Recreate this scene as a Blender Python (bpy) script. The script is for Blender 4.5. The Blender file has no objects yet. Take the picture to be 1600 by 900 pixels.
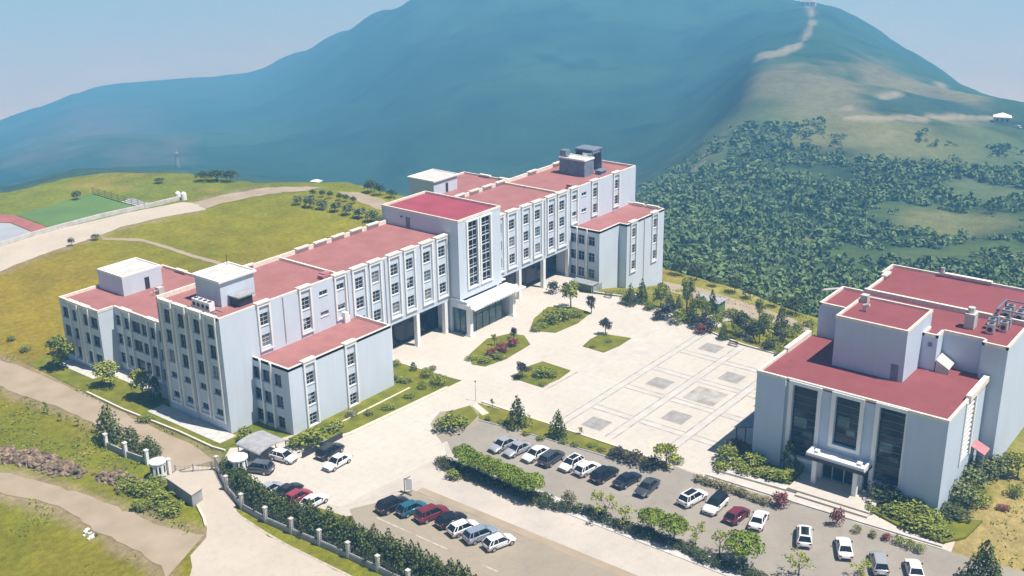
import bpy, bmesh, math, random
import numpy as np
from mathutils import Vector, Matrix
rad = math.radians
SC = bpy.context.scene
COL = SC.collection
# ------------------------------------------------------------------ camera, world, sun, exposure
cam_d = bpy.data.cameras.new('camera'); cam = bpy.data.objects.new('camera', cam_d); COL.objects.link(cam)
_R = ((0.61601478, -0.78759241, -0.01496589), (0.2776127, 0.19927645, 0.9397979), (0.73719534, 0.58308412, -0.3414029))
_m = Matrix(((_R[0][0], _R[1][0], -_R[2][0]), (_R[0][1], _R[1][1], -_R[2][1]), (_R[0][2], _R[1][2], -_R[2][2]))).to_4x4()
_m.translation = (-90.3636, -125.1077, 76.333)
cam.matrix_world = _m
cam_d.sensor_width = 36; cam_d.lens = 36 * 1738.56 / 1600
cam_d.clip_start = 1; cam_d.clip_end = 90000
SC.camera = cam
SUN_AZ = math.atan2(-0.97, 0.24); SUN_EL = rad(65)
world = bpy.data.worlds.new('World'); SC.world = world; world.use_nodes = True
wn = world.node_tree; bg = wn.nodes['Background']
sky = wn.nodes.new('ShaderNodeTexSky'); sky.sky_type = 'NISHITA'; sky.sun_disc = False
sky.sun_elevation = SUN_EL; sky.sun_rotation = math.pi / 2 - SUN_AZ
sky.air_density = 1.0; sky.dust_density = 0.4; sky.ozone_density = 3.0
wn.links.new(sky.outputs[0], bg.inputs[0]); bg.inputs[1].default_value = 0.052
sd = bpy.data.lights.new('sun', 'SUN'); sun = bpy.data.objects.new('sun', sd); COL.objects.link(sun)
sd.energy = 5.0; sd.angle = rad(0.5); sd.color = (1.0, 0.965, 0.91)
sdir = Vector((math.cos(SUN_AZ) * math.cos(SUN_EL), math.sin(SUN_AZ) * math.cos(SUN_EL), math.sin(SUN_EL)))
sun.rotation_euler = sdir.to_track_quat('Z', 'Y').to_euler(); sun.location = (0, -60, 200)
SC.view_settings.view_transform = 'Standard'; SC.view_settings.look = 'None'
SC.view_settings.exposure = 0.40; SC.view_settings.gamma = 1.0; SC.view_settings.use_curve_mapping = False
SC.render.engine = 'CYCLES'; SC.cycles.volume_bounces = 1; SC.cycles.diffuse_bounces = 2; SC.cycles.max_bounces = 6
random.seed(11)
rng = np.random.default_rng(7)
HAZE_D = 0.00056; HAZE_C = (0.18, 0.52, 1.0)
PLANTS = [('broad', -1.61, 42.89, -0.0, 5.5, 5.5, 'tallest loose green tree at the far corner of the left block, above the dirt track'),
    ('pine', -1.13, 29.65, -0.01, 4.0, 5.2, 'spreading light green pine on the lawn beside the recessed left wing'),
    ('pine', -0.48, 21.42, -0.0, 4.6, 4.4, 'slim light green pine on the lawn just left of the dark cypress'),
    ('cypress', -0.05, 18.47, -0.0, 4.6, 1.8, 'dark narrow cypress in the shaded corner of the tall left block'),
    ('bush', -5.12, 14.05, -0.0, 1.1, 2.6, 'low grey green bush beside the kerb below the dark cypress'),
    ('bush', -0.53, -4.03, -0.0, 2.4, 3.0, 'rounded green bush between the left block and the grey curved carport'),
    ('conifer', -12.29, 12.58, -0.0, 5.6, 5.0, 'biggest dark conifer behind the white gate pillars'),
    ('conifer', -11.89, 7.4, -0.0, 3.6, 3.8, 'middle dark conifer behind the white gate pillars'),
    ('conifer', -11.26, 3.97, -0.0, 3.0, 3.4, 'smallest dark conifer right behind the white guard booth'),
    ('sapling', -12.84, 28.62, -0.0, 1.9, 1.2, 'tallest sapling on the grass below the dirt track'),
    ('sapling', -12.88, 24.6, -0.0, 1.5, 1.1, 'middle sapling on the grass below the dirt track'),
    ('sapling', -12.26, 20.87, -0.0, 1.5, 1.3, 'sapling closest to the gate on the grass below the dirt track'),
    ('bush', -1.35, 55.21, -0.0, 1.2, 2.2, 'small dark bush at the left edge above the dirt track'),
    ('bush', -0.33, 61.79, -0.0, 1.0, 1.8, 'tiny bush at the far left edge of the photo above the track'),
    ('bush', -18.62, -2.06, -0.0, 1.5, 3.4, 'sprawling green scrub clump on the gate side bank, beside the smaller rubble heap'),
    ('bush', -18.13, -4.7, -0.0, 1.7, 3.8, 'broad green scrub clump on the gate side bank, in the middle of the bank'),
    ('bush', -18.19, -8.21, -0.0, 1.6, 3.6, 'round green scrub clump on the gate side bank, above the dirt edge'),
    ('bush', -20.69, -7.54, -0.0, 1.3, 3.0, 'low green scrub clump on the gate side bank, near the dirt road'),
    ('bush', -18.85, -11.34, -0.0, 1.4, 3.4, 'lowest green scrub clump on the gate side bank, nearest the road junction'),
    ('bush', -17.82, 0.62, -0.01, 1.1, 2.6, 'small green scrub clump on the gate side bank, at the top left of the bank'),
    ('bush', -15.71, -3.7, -0.0, 1.2, 2.8, 'upper green scrub clump on the gate side bank, just below the guard booth'),
    ('bush', 4.15, -13.03, -0.0, 3.0, 4.6, 'big light green bush in front of the low left wing corner'),
    ('bush', 9.85, -11.27, -0.01, 1.4, 3.4, 'yellow green bush below the first window bay of the low left wing'),
    ('bush', 2.71, -11.07, -0.0, 2.0, 2.6, 'green bush right of the grey curved carport'),
    ('palebush', 14.8, -10.12, -0.0, 1.2, 2.2, 'flowering bush at the wall foot under the second window bay of the low left wing'),
    ('bush', 19.8, -13.18, -0.01, 1.0, 2.2, 'dark low shrub nearest the kerb on the lawn of the low left wing'),
    ('bush', 24.77, -13.01, -0.01, 1.0, 1.9, 'small shrub at the middle of the lawn edge right of the low left wing'),
    ('round0', 28.73, -12.41, -0.0, 1.2, 2.0, 'round shrub left of the largest round shrub on the lawn tip'),
    ('round0', 31.12, -13.6, -0.0, 1.6, 3.0, 'largest round shrub on the tip of the lawn right of the low left wing'),
    ('round0', 32.24, -10.07, -0.0, 1.6, 2.3, 'dark round shrub beside the pale path end on the lawn tip'),
    ('cypress', 32.76, -6.43, -0.0, 1.7, 1.1, 'tiny dark cypress beside a white stone at the top of the lawn'),
    ('darkbush', 27.95, -6.32, -0.01, 0.9, 1.6, 'black low shrub touching the end wall of the low left wing'),
    ('bush', 32.72, -2.35, -0.0, 1.0, 1.8, 'small shrub in the strip between end wall and plaza'),
    ('palebush', 35.05, -8.69, -0.0, 0.9, 1.3, 'grey small shrub at the upper edge of the lawn tip'),
    ('bush', 28.7, -8.2, -0.0, 0.9, 2.4, 'flat bush along the pale path on the lawn'),
    ('bush', 16.75, -12.03, -0.0, 0.9, 1.8, 'small bush by the pale path below the low left wing'),
    ('bush', 42.18, -11.24, -0.0, 0.8, 2.4, 'green shrub at the left tip of the red flower bed'),
    ('bush', 42.64, -13.69, -0.0, 1.0, 2.6, 'green shrub along the front edge of the red flower bed'),
    ('bush', 45.26, -14.52, -0.01, 1.1, 2.6, 'green shrub in the middle front of the red flower bed'),
    ('redbush', 45.33, -12.77, -0.0, 1.5, 2.4, 'maroon shrub in the left half of the plaza flower bed'),
    ('redbush', 47.81, -13.32, -0.01, 1.7, 2.6, 'tallest maroon shrub in the middle of the plaza flower bed'),
    ('redbush', 50.81, -13.1, -0.0, 1.6, 2.4, 'maroon shrub in the right half of the plaza flower bed'),
    ('sapling', 49.08, -10.74, -0.0, 2.4, 1.6, 'young light green tree rising from the red flower bed'),
    ('darktree', 53.36, -11.67, -0.0, 2.2, 1.5, 'dark leaved sapling at the top of the red flower bed'),
    ('bush', 60.81, -12.1, -0.0, 1.0, 2.6, 'low shrub at the left end of the bed before the entrance'),
    ('bush', 63.75, -12.42, -0.0, 2.6, 3.6, 'biggest leafy shrub in the bed before the entrance'),
    ('bush', 66.57, -13.01, -0.01, 2.6, 3.4, 'second big leafy shrub in the bed before the entrance, right of the biggest'),
    ('bush', 69.02, -14.2, -0.0, 1.4, 3.0, 'low shrub toward the right end of the bed before the entrance'),
    ('bush', 59.09, -12.37, -0.0, 0.8, 2.0, 'ground hugging shrub at the front corner of the bed before the entrance'),
    ('tree', 72.01, -10.93, -0.0, 5.0, 3.6, 'tall thin trunked green tree beside the right low wing entrance side'),
    ('darktree', 72.07, -15.59, -0.0, 3.3, 2.2, 'slim brownish tree at the right end of the bed before the entrance'),
    ('darktree', 64.92, -23.51, -0.01, 3.0, 2.5, 'dark round headed tree standing above the small square bed'),
    ('darktree', 41.26, -22.84, -0.0, 2.7, 2.7, 'dark headed small tree at the left corner of the nearest plaza bed'),
    ('bush', 43.26, -25.15, -0.0, 1.8, 3.2, 'leafy shrub in the nearest plaza bed behind the dark headed tree'),
    ('bush', 44.73, -26.29, -0.01, 1.2, 2.6, 'low shrub in the middle of the nearest plaza bed'),
    ('bush', 41.06, -27.18, -0.0, 0.6, 1.6, 'flat shrub at the front tip of the nearest plaza bed'),
    ('bush', 58.84, -25.13, -0.0, 0.6, 1.4, 'tiny flat shrub at the left of the small square bed'),
    ('bush', 62.34, -26.02, -0.0, 0.6, 1.3, 'tiny flat shrub at the right of the small square bed'),
    ('darkbush', 77.08, -3.47, -0.0, 2.7, 2.8, 'round dark clipped bush at the foot of the right low wing entrance'),
    ('darkbush', 79.24, -4.58, -0.0, 2.0, 2.0, 'dark shrub right beside the green planter'),
    ('conifer', 27.01, -32.83, -0.0, 4.8, 3.4, 'taller spruce on the green strip beside the plaza'),
    ('conifer', 27.82, -39.79, -0.0, 4.2, 3.0, 'shorter spruce on the green strip beside the plaza'),
    ('bush', 20.52, -25.42, -0.01, 2.6, 4.2, 'orange green bushy tree on the small traffic island'),
    ('bush', 22.59, -25.78, -0.0, 1.4, 2.6, 'low bush on the right of the small traffic island'),
    ('sapling', 29.9, -25.81, -0.0, 1.6, 1.2, 'spindly sapling at the upper edge of the green strip near the lamp post'),
    ('bush', 26.14, -28.1, -0.0, 0.8, 1.3, 'small dark shrub near the pale slab on the green strip'),
    ('sapling', 30.48, -42.04, -0.0, 1.3, 1.1, 'small sapling on the green strip right of the shorter spruce'),
    ('darkbush', 27.84, -50.22, -0.0, 1.5, 3.2, 'dark shrub on the strip left of the yellow green tree'),
    ('darkbush', 28.18, -52.55, -0.0, 1.5, 3.2, 'dark brownish shrub on the strip next to the yellow green tree'),
    ('darkbush', 28.01, -55.36, -0.0, 1.8, 3.2, 'dark shrub under the yellow green tree'),
    ('tree', 29.43, -56.97, -0.0, 3.6, 3.6, 'yellow green tree at the end of the green strip'),
    ('bush', 31.48, -57.61, -0.0, 1.2, 2.0, 'green bush behind the yellow green tree at the strip end'),
    ('bush', 26.52, -30.4, -0.0, 0.7, 1.5, 'ORD low shrub from the left along the lower edge of the green strip|1'),
    ('bush', 25.9, -32.72, -0.0, 0.7, 1.5, 'ORD low shrub from the left along the lower edge of the green strip|2'),
    ('bush', 25.83, -35.41, -0.0, 0.7, 1.5, 'ORD low shrub from the left along the lower edge of the green strip|3'),
    ('bush', 25.84, -38.11, -0.0, 0.7, 1.5, 'ORD low shrub from the left along the lower edge of the green strip|4'),
    ('bush', 26.98, -41.31, -0.01, 0.7, 1.5, 'ORD low shrub from the left along the lower edge of the green strip|5'),
    ('bush', 27.16, -43.22, -0.0, 0.7, 1.5, 'ORD low shrub from the left along the lower edge of the green strip|6'),
    ('bush', 28.32, -45.43, -0.01, 0.7, 1.5, 'ORD low shrub from the left along the lower edge of the green strip|7'),
    ('bush', 28.18, -47.19, -0.0, 0.7, 1.5, 'ORD low shrub from the left along the lower edge of the green strip|8'),
    ('bush', 35.81, -62.87, -0.0, 2.8, 3.4, 'dark leafy shrub beside the glass awning at the left corner of the right hall'),
    ('redbush', 39.45, -62.77, -0.0, 2.2, 2.4, 'maroon leaved shrub behind the glass awning of the right hall'),
    ('bush', 33.72, -63.38, -0.0, 1.3, 2.8, 'low shrub at the left tip of the bed by the right hall'),
    ('bush', 34.59, -66.05, -0.0, 1.3, 3.0, 'light green shrub in the left bed of the right hall'),
    ('bush', 36.84, -66.08, -0.0, 2.0, 3.4, 'bright yellow green shrub against the left wall of the right hall'),
    ('bush', 35.19, -68.62, -0.01, 1.3, 3.0, 'green shrub in the middle of the left bed of the right hall'),
    ('bush', 35.27, -70.47, -0.0, 1.7, 3.2, 'leafy shrub right of the middle of the left bed at the right hall'),
    ('bush', 36.34, -71.92, -0.0, 1.6, 3.0, 'shrub at the right tip of the left bed beside the hall entrance'),
    ('cypress', 38.33, -71.09, -0.0, 5.2, 1.9, 'tall dark cypress against the front of the right hall left of its entrance'),
    ('bush', 39.75, -72.13, -0.0, 2.0, 3.0, 'bush between the tall cypress and the hall entrance'),
    ('darkgreen', 38.26, -84.5, -0.0, 3.0, 4.2, 'big dark shrub right of the hall entrance'),
    ('bush', 34.96, -83.73, -0.0, 1.0, 1.8, 'small lone bush at the left tip of the right hall bed'),
    ('bush', 36.04, -87.23, -0.0, 1.7, 4.0, 'leafy shrub in the front of the right hall bed'),
    ('bush', 38.74, -87.5, -0.0, 2.2, 4.0, 'leafy shrub against the right hall wall'),
    ('bush', 34.68, -89.9, -0.0, 1.8, 4.0, 'light green shrub at the front right of the right hall bed'),
    ('bush', 37.25, -90.62, -0.01, 2.0, 4.0, 'dense shrub under the right corner of the right hall'),
    ('bush', 34.36, -92.38, -0.0, 1.5, 3.6, 'last light shrub at the tip of the right hall bed'),
    ('bush', 36.11, -85.8, -0.0, 1.2, 2.8, 'low shrub behind the lone bush in the right hall bed'),
    ('darkgreen', 40.12, -92.72, -0.0, 1.5, 4.4, 'dark low bush at the foot of the sunlit side of the right hall'),
    ('tree0', 44.22, -92.24, -0.01, 3.0, 4.4, 'nearest feathery bush along the sunlit side of the right hall'),
    ('tree0', 48.29, -92.29, -0.01, 3.4, 4.4, 'middle feathery bush along the sunlit side of the right hall'),
    ('tree0', 52.21, -92.78, -0.0, 3.4, 4.2, 'feathery bush below the pink side porch'),
    ('tree0', 54.65, -93.74, -0.0, 3.0, 4.0, 'farthest feathery bush by the blue wall of the right hall'),
    ('bush', 44.77, -94.32, -0.0, 1.6, 3.4, 'loose bush on the dry lawn edge right of the hall'),
    ('tree', 55.49, -96.33, -0.0, 3.5, 3.6, 'green tree at the right edge of the photo beside the hall'),
    ('bush', 50.08, -97.45, -0.0, 1.6, 2.2, 'small bush at the right edge on the dry lawn'),
    ('redbush', 45.71, -97.15, -0.01, 0.7, 1.6, 'maroon low bush on the dry lawn at the right'),
    ('conifer', 28.19, -99.77, -0.0, 5.0, 4.4, 'dark conifer in the bottom right corner beside the dry lawn'),
    ('redbush', 29.36, -74.37, -0.0, 2.3, 2.4, 'maroon bush on the kerb at the left of the hall steps'),
    ('redbush', 29.33, -81.73, -0.0, 2.6, 1.8, 'upright red bush on the kerb in front of the hall steps'),
    ('round0', 29.25, -84.33, -0.0, 1.0, 1.3, 'first small green ball bush right of the upright red bush'),
    ('palebush', 29.64, -86.29, -0.0, 0.9, 1.2, 'second small brownish ball bush right of the upright red bush'),
    ('redbush', 29.88, -87.81, -0.0, 1.0, 1.3, 'maroon ball bush in the row right of the upright red bush'),
    ('round0', 29.94, -89.29, -0.0, 1.0, 1.5, 'dark green ball bush following the maroon one'),
    ('round0', 29.72, -90.62, -0.0, 1.1, 1.6, 'dark ball bush second from the kerb tip before the dry lawn'),
    ('round0', 29.69, -91.95, -0.01, 1.0, 1.6, 'dark ball bush at the kerb tip before the dry lawn'),
    ('palebush', 28.91, -62.47, -0.0, 1.1, 1.7, 'ORD brown green kerb bush from the left above the right parking row|1'),
    ('palebush', 28.77, -63.71, -0.0, 1.1, 1.7, 'ORD brown green kerb bush from the left above the right parking row|2'),
    ('palebush', 28.93, -64.78, -0.0, 1.1, 1.7, 'ORD brown green kerb bush from the left above the right parking row|3'),
    ('palebush', 28.79, -66.0, -0.0, 1.1, 1.7, 'ORD brown green kerb bush from the left above the right parking row|4'),
    ('palebush', 28.81, -67.13, -0.0, 1.1, 1.7, 'ORD brown green kerb bush from the left above the right parking row|5'),
    ('palebush', 28.82, -68.25, -0.0, 1.1, 1.7, 'ORD brown green kerb bush from the left above the right parking row|6'),
    ('palebush', 28.93, -69.22, -0.01, 1.1, 1.7, 'ORD brown green kerb bush from the left above the right parking row|7'),
    ('palebush', 28.8, -70.94, -0.0, 1.1, 1.7, 'ORD brown green kerb bush from the left above the right parking row|8'),
    ('palebush', 28.8, -72.3, -0.0, 1.1, 1.7, 'ORD brown green kerb bush from the left above the right parking row|9'),
    ('round', 12.57, -34.79, -0.01, 3.3, 3.23, 'ORD round clipped tree from the left in the dense group on the parking median|1'),
    ('round', 11.84, -36.8, -0.0, 3.1, 3.04, 'ORD round clipped tree from the left in the dense group on the parking median|2'),
    ('round', 11.95, -38.41, -0.0, 3.2, 3.135, 'ORD round clipped tree from the left in the dense group on the parking median|3'),
    ('round', 11.93, -40.12, -0.0, 3.2, 3.23, 'ORD round clipped tree from the left in the dense group on the parking median|4'),
    ('round', 11.77, -41.91, -0.0, 3.1, 3.04, 'ORD round clipped tree from the left in the dense group on the parking median|5'),
    ('round', 11.83, -43.4, -0.01, 3.3, 3.3249999999999997, 'ORD round clipped tree from the left in the dense group on the parking median|6'),
    ('round', 11.42, -45.34, -0.01, 3.2, 3.135, 'ORD round clipped tree from the left in the dense group on the parking median|7'),
    ('round', 11.49, -47.1, -0.0, 3.4, 3.7049999999999996, 'ORD round clipped tree from the left in the dense group on the parking median|8'),
    ('palebush', 13.07, -52.17, -0.0, 2.4, 2.2, 'bare greyish small tree alone on the parking median'),
    ('sparse', 12.93, -57.94, -0.0, 3.8, 3.6, 'sparse light green tree on the median below the dark parked cars'),
    ('sparse', 13.19, -60.56, -0.0, 2.8, 3.0, 'smaller sparse light green tree on the median right of the bigger one'),
    ('round', 13.63, -64.32, -0.01, 3.4, 3.4, 'left one of the two round clipped trees standing together in the middle of the median'),
    ('round', 13.63, -67.42, -0.0, 3.6, 3.5, 'right one of the two round clipped trees standing together in the middle of the median'),
    ('sparse', 14.48, -69.96, -0.0, 3.0, 2.8, 'left one of two sparse yellow green trees on the median near the maroon car'),
    ('sparse', 14.77, -73.11, -0.0, 3.2, 2.8, 'right one of two sparse yellow green trees on the median near the maroon car'),
    ('round', 14.49, -76.3, -0.0, 3.9, 4.2, 'large round clipped tree at the right end of the median'),
    ('sparse', 15.89, -82.7, -0.0, 3.2, 3.6, 'sparse light tree at the bottom edge of the photo on the median'),
    ('bush', 9.66, -35.31, -0.0, 1.5, 2.2, 'green shrub at the left end of the median hedge'),
    ('sparse', 20.21, -88.49, -0.0, 2.0, 3.0, 'light bush at the bottom edge under the silver car'),
    ('tree0', 91.64, 88.11, -0.0, 2.6, 2.6, 'ORD grey green tree from the left in the front row behind the long block|1'),
    ('tree0', 91.71, 83.86, -0.0, 3.2, 3.4, 'ORD grey green tree from the left in the front row behind the long block|2'),
    ('tree0', 92.27, 79.99, -0.01, 2.8, 3.2, 'ORD grey green tree from the left in the front row behind the long block|3'),
    ('tree0', 92.5, 75.59, -0.0, 3.0, 3.2, 'ORD grey green tree from the left in the front row behind the long block|4'),
    ('tree0', 92.15, 71.12, -0.0, 3.2, 3.4, 'ORD grey green tree from the left in the front row behind the long block|5'),
    ('tree0', 91.91, 66.62, -0.0, 3.0, 3.8, 'ORD grey green tree from the left in the front row behind the long block|6'),
    ('tree0', 91.66, 62.21, -0.0, 3.2, 3.8, 'ORD grey green tree from the left in the front row behind the long block|7'),
    ('tree0', 90.5, 58.26, -0.0, 2.6, 3.2, 'ORD grey green tree from the left in the front row behind the long block|8'),
    ('darktree0', 99.39, 91.08, -0.0, 1.8, 1.8, 'ORD small dark tree from the left in the back row behind the long block|1'),
    ('darktree0', 100.4, 88.51, -0.0, 1.8, 1.8, 'ORD small dark tree from the left in the back row behind the long block|2'),
    ('darktree0', 100.69, 85.91, -0.0, 1.8, 1.8, 'ORD small dark tree from the left in the back row behind the long block|3'),
    ('darktree0', 100.81, 82.45, -0.0, 1.8, 1.8, 'ORD small dark tree from the left in the back row behind the long block|4'),
    ('darktree0', 100.91, 80.19, -0.01, 1.8, 1.8, 'ORD small dark tree from the left in the back row behind the long block|5'),
    ('darktree0', 100.74, 77.21, -0.0, 1.8, 1.8, 'ORD small dark tree from the left in the back row behind the long block|6'),
    ('darktree0', 110.98, 81.19, -0.01, 3.2, 3.8, 'left dark tree of the three at the far edge behind the entrance tower'),
    ('darktree0', 110.47, 77.39, -0.0, 2.8, 3.2, 'middle dark tree of the three at the far edge behind the entrance tower'),
    ('darktree0', 110.48, 72.99, -0.01, 2.0, 3.0, 'right low tree of the three at the far edge behind the entrance tower'),
    ('darktree0', 84.62, 136.83, -0.0, 1.4, 2.8, 'lone dark bush in the far green meadow'),
    ('darktree0', 93.14, 128.21, -0.0, 2.6, 5, 'left dark thicket on the far meadow rim'),
    ('darktree0', 95.21, 125.24, -0.0, 3.0, 5, 'second dark thicket on the far meadow rim'),
    ('darktree0', 97.38, 122.13, -0.01, 2.8, 4.5, 'right dark thicket on the far meadow rim'),
    ('darktree0', 61.25, 140.19, -0.0, 2.2, 2.6, 'grey green tree behind the far sports pitch'),
    ('darktree0', 37.95, 104.64, -0.0, 1.8, 1.6, 'small shrub on the verge of the concrete road'),
    ('darktree0', 43.78, 103.99, -0.0, 1.4, 2.2, 'low shrub on the verge of the concrete road, right'),
    ('darktree0', 119.36, -7.96, -7.23, 3.6, 4.2, 'ORD dark round tree from the left along the far rim of the right terrace|1'),
    ('darktree0', 118.27, -12.5, -7.2, 3.6, 3.6, 'ORD dark round tree from the left along the far rim of the right terrace|2'),
    ('darktree0', 116.87, -17.88, -7.17, 2.0, 2.4, 'ORD dark round tree from the left along the far rim of the right terrace|3'),
    ('darktree0', 115.74, -23.27, -7.17, 3.4, 3.4, 'ORD dark round tree from the left along the far rim of the right terrace|4'),
    ('darktree0', 114.46, -27.54, -7.17, 2.2, 3.0, 'ORD dark round tree from the left along the far rim of the right terrace|5'),
    ('darktree0', 112.99, -33.83, -7.2, 2.4, 2.6, 'ORD dark round tree from the left along the far rim of the right terrace|6'),
    ('darktree0', 111.59, -39.17, -7.26, 3.6, 4.4, 'ORD dark round tree from the left along the far rim of the right terrace|7'),
    ('bush', 79.94, -17.82, -0.0, 2, 2.4, 'ORD green bush from the left in the planting band behind the plaza|1'),
    ('conifer', 80.09, -19.18, -0.01, 4.2, 2.6, 'ORD pointed conifer from the left in the planting band behind the plaza|1'),
    ('conifer', 82.32, -20.38, -0.03, 4.6, 2.8, 'ORD pointed conifer from the left in the planting band behind the plaza|2'),
    ('bush', 80.19, -23.4, -0.01, 1.6, 2.6, 'ORD green bush from the left in the planting band behind the plaza|2'),
    ('darkbush', 76.71, -27.6, -0.0, 2.0, 2.4, 'ORD dark purplish bush from the left in the planting band behind the plaza|1'),
    ('broad', 82.36, -24.5, -0.17, 4.5, 4.2, 'ORD broad leafy tree from the left in the planting band behind the plaza|1'),
    ('darkbush', 77.96, -28.22, -0.0, 3.4, 4.0, 'ORD dark purplish bush from the left in the planting band behind the plaza|2'),
    ('conifer', 86.88, -23.84, -1.2, 2.5, 2.4, 'ORD pointed conifer from the left in the planting band behind the plaza|3'),
    ('bush', 77.4, -31.27, -0.0, 3.0, 3.2, 'ORD green bush from the left in the planting band behind the plaza|3'),
    ('conifer', 82.8, -28.16, -0.53, 3.4, 2.2, 'ORD pointed conifer from the left in the planting band behind the plaza|4'),
    ('tree', 87.05, -27.58, -1.47, 6.2, 3.2, 'ORD slender light green tree from the left in the planting band behind the plaza|1'),
    ('conifer', 79.11, -32.97, -0.16, 4.4, 3.0, 'ORD pointed conifer from the left in the planting band behind the plaza|5'),
    ('conifer', 93.32, -26.52, -2.87, 3.0, 2.2, 'ORD pointed conifer from the left in the planting band behind the plaza|6'),
    ('darkbush', 77.9, -35.37, -0.08, 2.6, 3.6, 'ORD dark purplish bush from the left in the planting band behind the plaza|3'),
    ('redbush', 75.23, -37.24, -0.0, 1.8, 2.6, 'ORD maroon bush from the left in the planting band behind the plaza|1'),
    ('broad', 85.55, -31.74, -1.49, 4.0, 3.4, 'ORD broad leafy tree from the left in the planting band behind the plaza|2'),
    ('darkbush', 77.24, -37.69, -0.06, 2.4, 3.4, 'ORD dark purplish bush from the left in the planting band behind the plaza|4'),
    ('conifer', 88.11, -32.42, -2.15, 5.4, 3.0, 'ORD pointed conifer from the left in the planting band behind the plaza|7'),
    ('bush', 83.5, -35.68, -1.33, 2.4, 3.0, 'ORD green bush from the left in the planting band behind the plaza|4'),
    ('conifer', 75.38, -41.5, -0.0, 2.8, 2.4, 'ORD pointed conifer from the left in the planting band behind the plaza|8'),
    ('palebush', 90.53, -34.31, -2.89, 2.4, 2.8, 'ORD pale grey bush from the left in the planting band behind the plaza|1'),
    ('bush', 94.63, -33.31, -3.76, 2.0, 2.6, 'ORD green bush from the left in the planting band behind the plaza|5'),
    ('broad', 77.36, -43.0, -0.3, 2.6, 2.8, 'ORD broad leafy tree from the left in the planting band behind the plaza|3'),
    ('darktree0', 82.1, -41.25, -1.32, 4.2, 3.6, 'ORD dark leaved tree from the left in the planting band behind the plaza|1'),
    ('bush', 92.03, -36.96, -3.41, 1.8, 2.6, 'ORD green bush from the left in the planting band behind the plaza|6'),
    ('darkbush', 80.31, -43.17, -1.0, 3.2, 3.4, 'ORD dark purplish bush from the left in the planting band behind the plaza|5'),
    ('bush', 82.15, -43.79, -1.47, 3.0, 3.0, 'ORD green bush from the left in the planting band behind the plaza|7'),
    ('bush', 91.78, -40.03, -3.52, 1.6, 2.2, 'ORD green bush from the left in the planting band behind the plaza|8'),
    ('darktree0', 79.63, -46.39, -0.97, 4.2, 4.0, 'ORD dark leaved tree from the left in the planting band behind the plaza|2'),
    ('tree', 97.64, -37.75, -4.77, 4.6, 2.2, 'ORD slender light green tree from the left in the planting band behind the plaza|2'),
    ('broad', 89.51, -42.83, -3.15, 3.6, 3.4, 'ORD broad leafy tree from the left in the planting band behind the plaza|4'),
    ('darkbush', 75.74, -49.94, -0.21, 1.9, 2.6, 'ORD dark purplish bush from the left in the planting band behind the plaza|6'),
    ('bush', 78.04, -49.83, -0.67, 2.6, 3.0, 'ORD green bush from the left in the planting band behind the plaza|9'),
    ('darkbush', 82.72, -48.53, -1.74, 3.2, 3.0, 'ORD dark purplish bush from the left in the planting band behind the plaza|7'),
    ('conifer', 95.34, -43.4, -4.55, 5.2, 3.0, 'ORD pointed conifer from the left in the planting band behind the plaza|9'),
    ('bush', 74.98, -53.02, -0.0, 1.8, 2.4, 'ORD green bush from the left in the planting band behind the plaza|10'),
    ('bush', 86.58, -48.65, -2.66, 3.0, 3.2, 'ORD green bush from the left in the planting band behind the plaza|11'),
    ('bush', 77.62, -53.25, -0.51, 2.4, 2.6, 'ORD green bush from the left in the planting band behind the plaza|12'),
    ('bush', 97.93, -45.66, -5.26, 2.4, 2.8, 'ORD green bush from the left in the planting band behind the plaza|13'),
    ('bush', 105.84, -44.75, -7.01, 1.8, 2.4, 'ORD green bush from the left in the planting band behind the plaza|14')]
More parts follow.
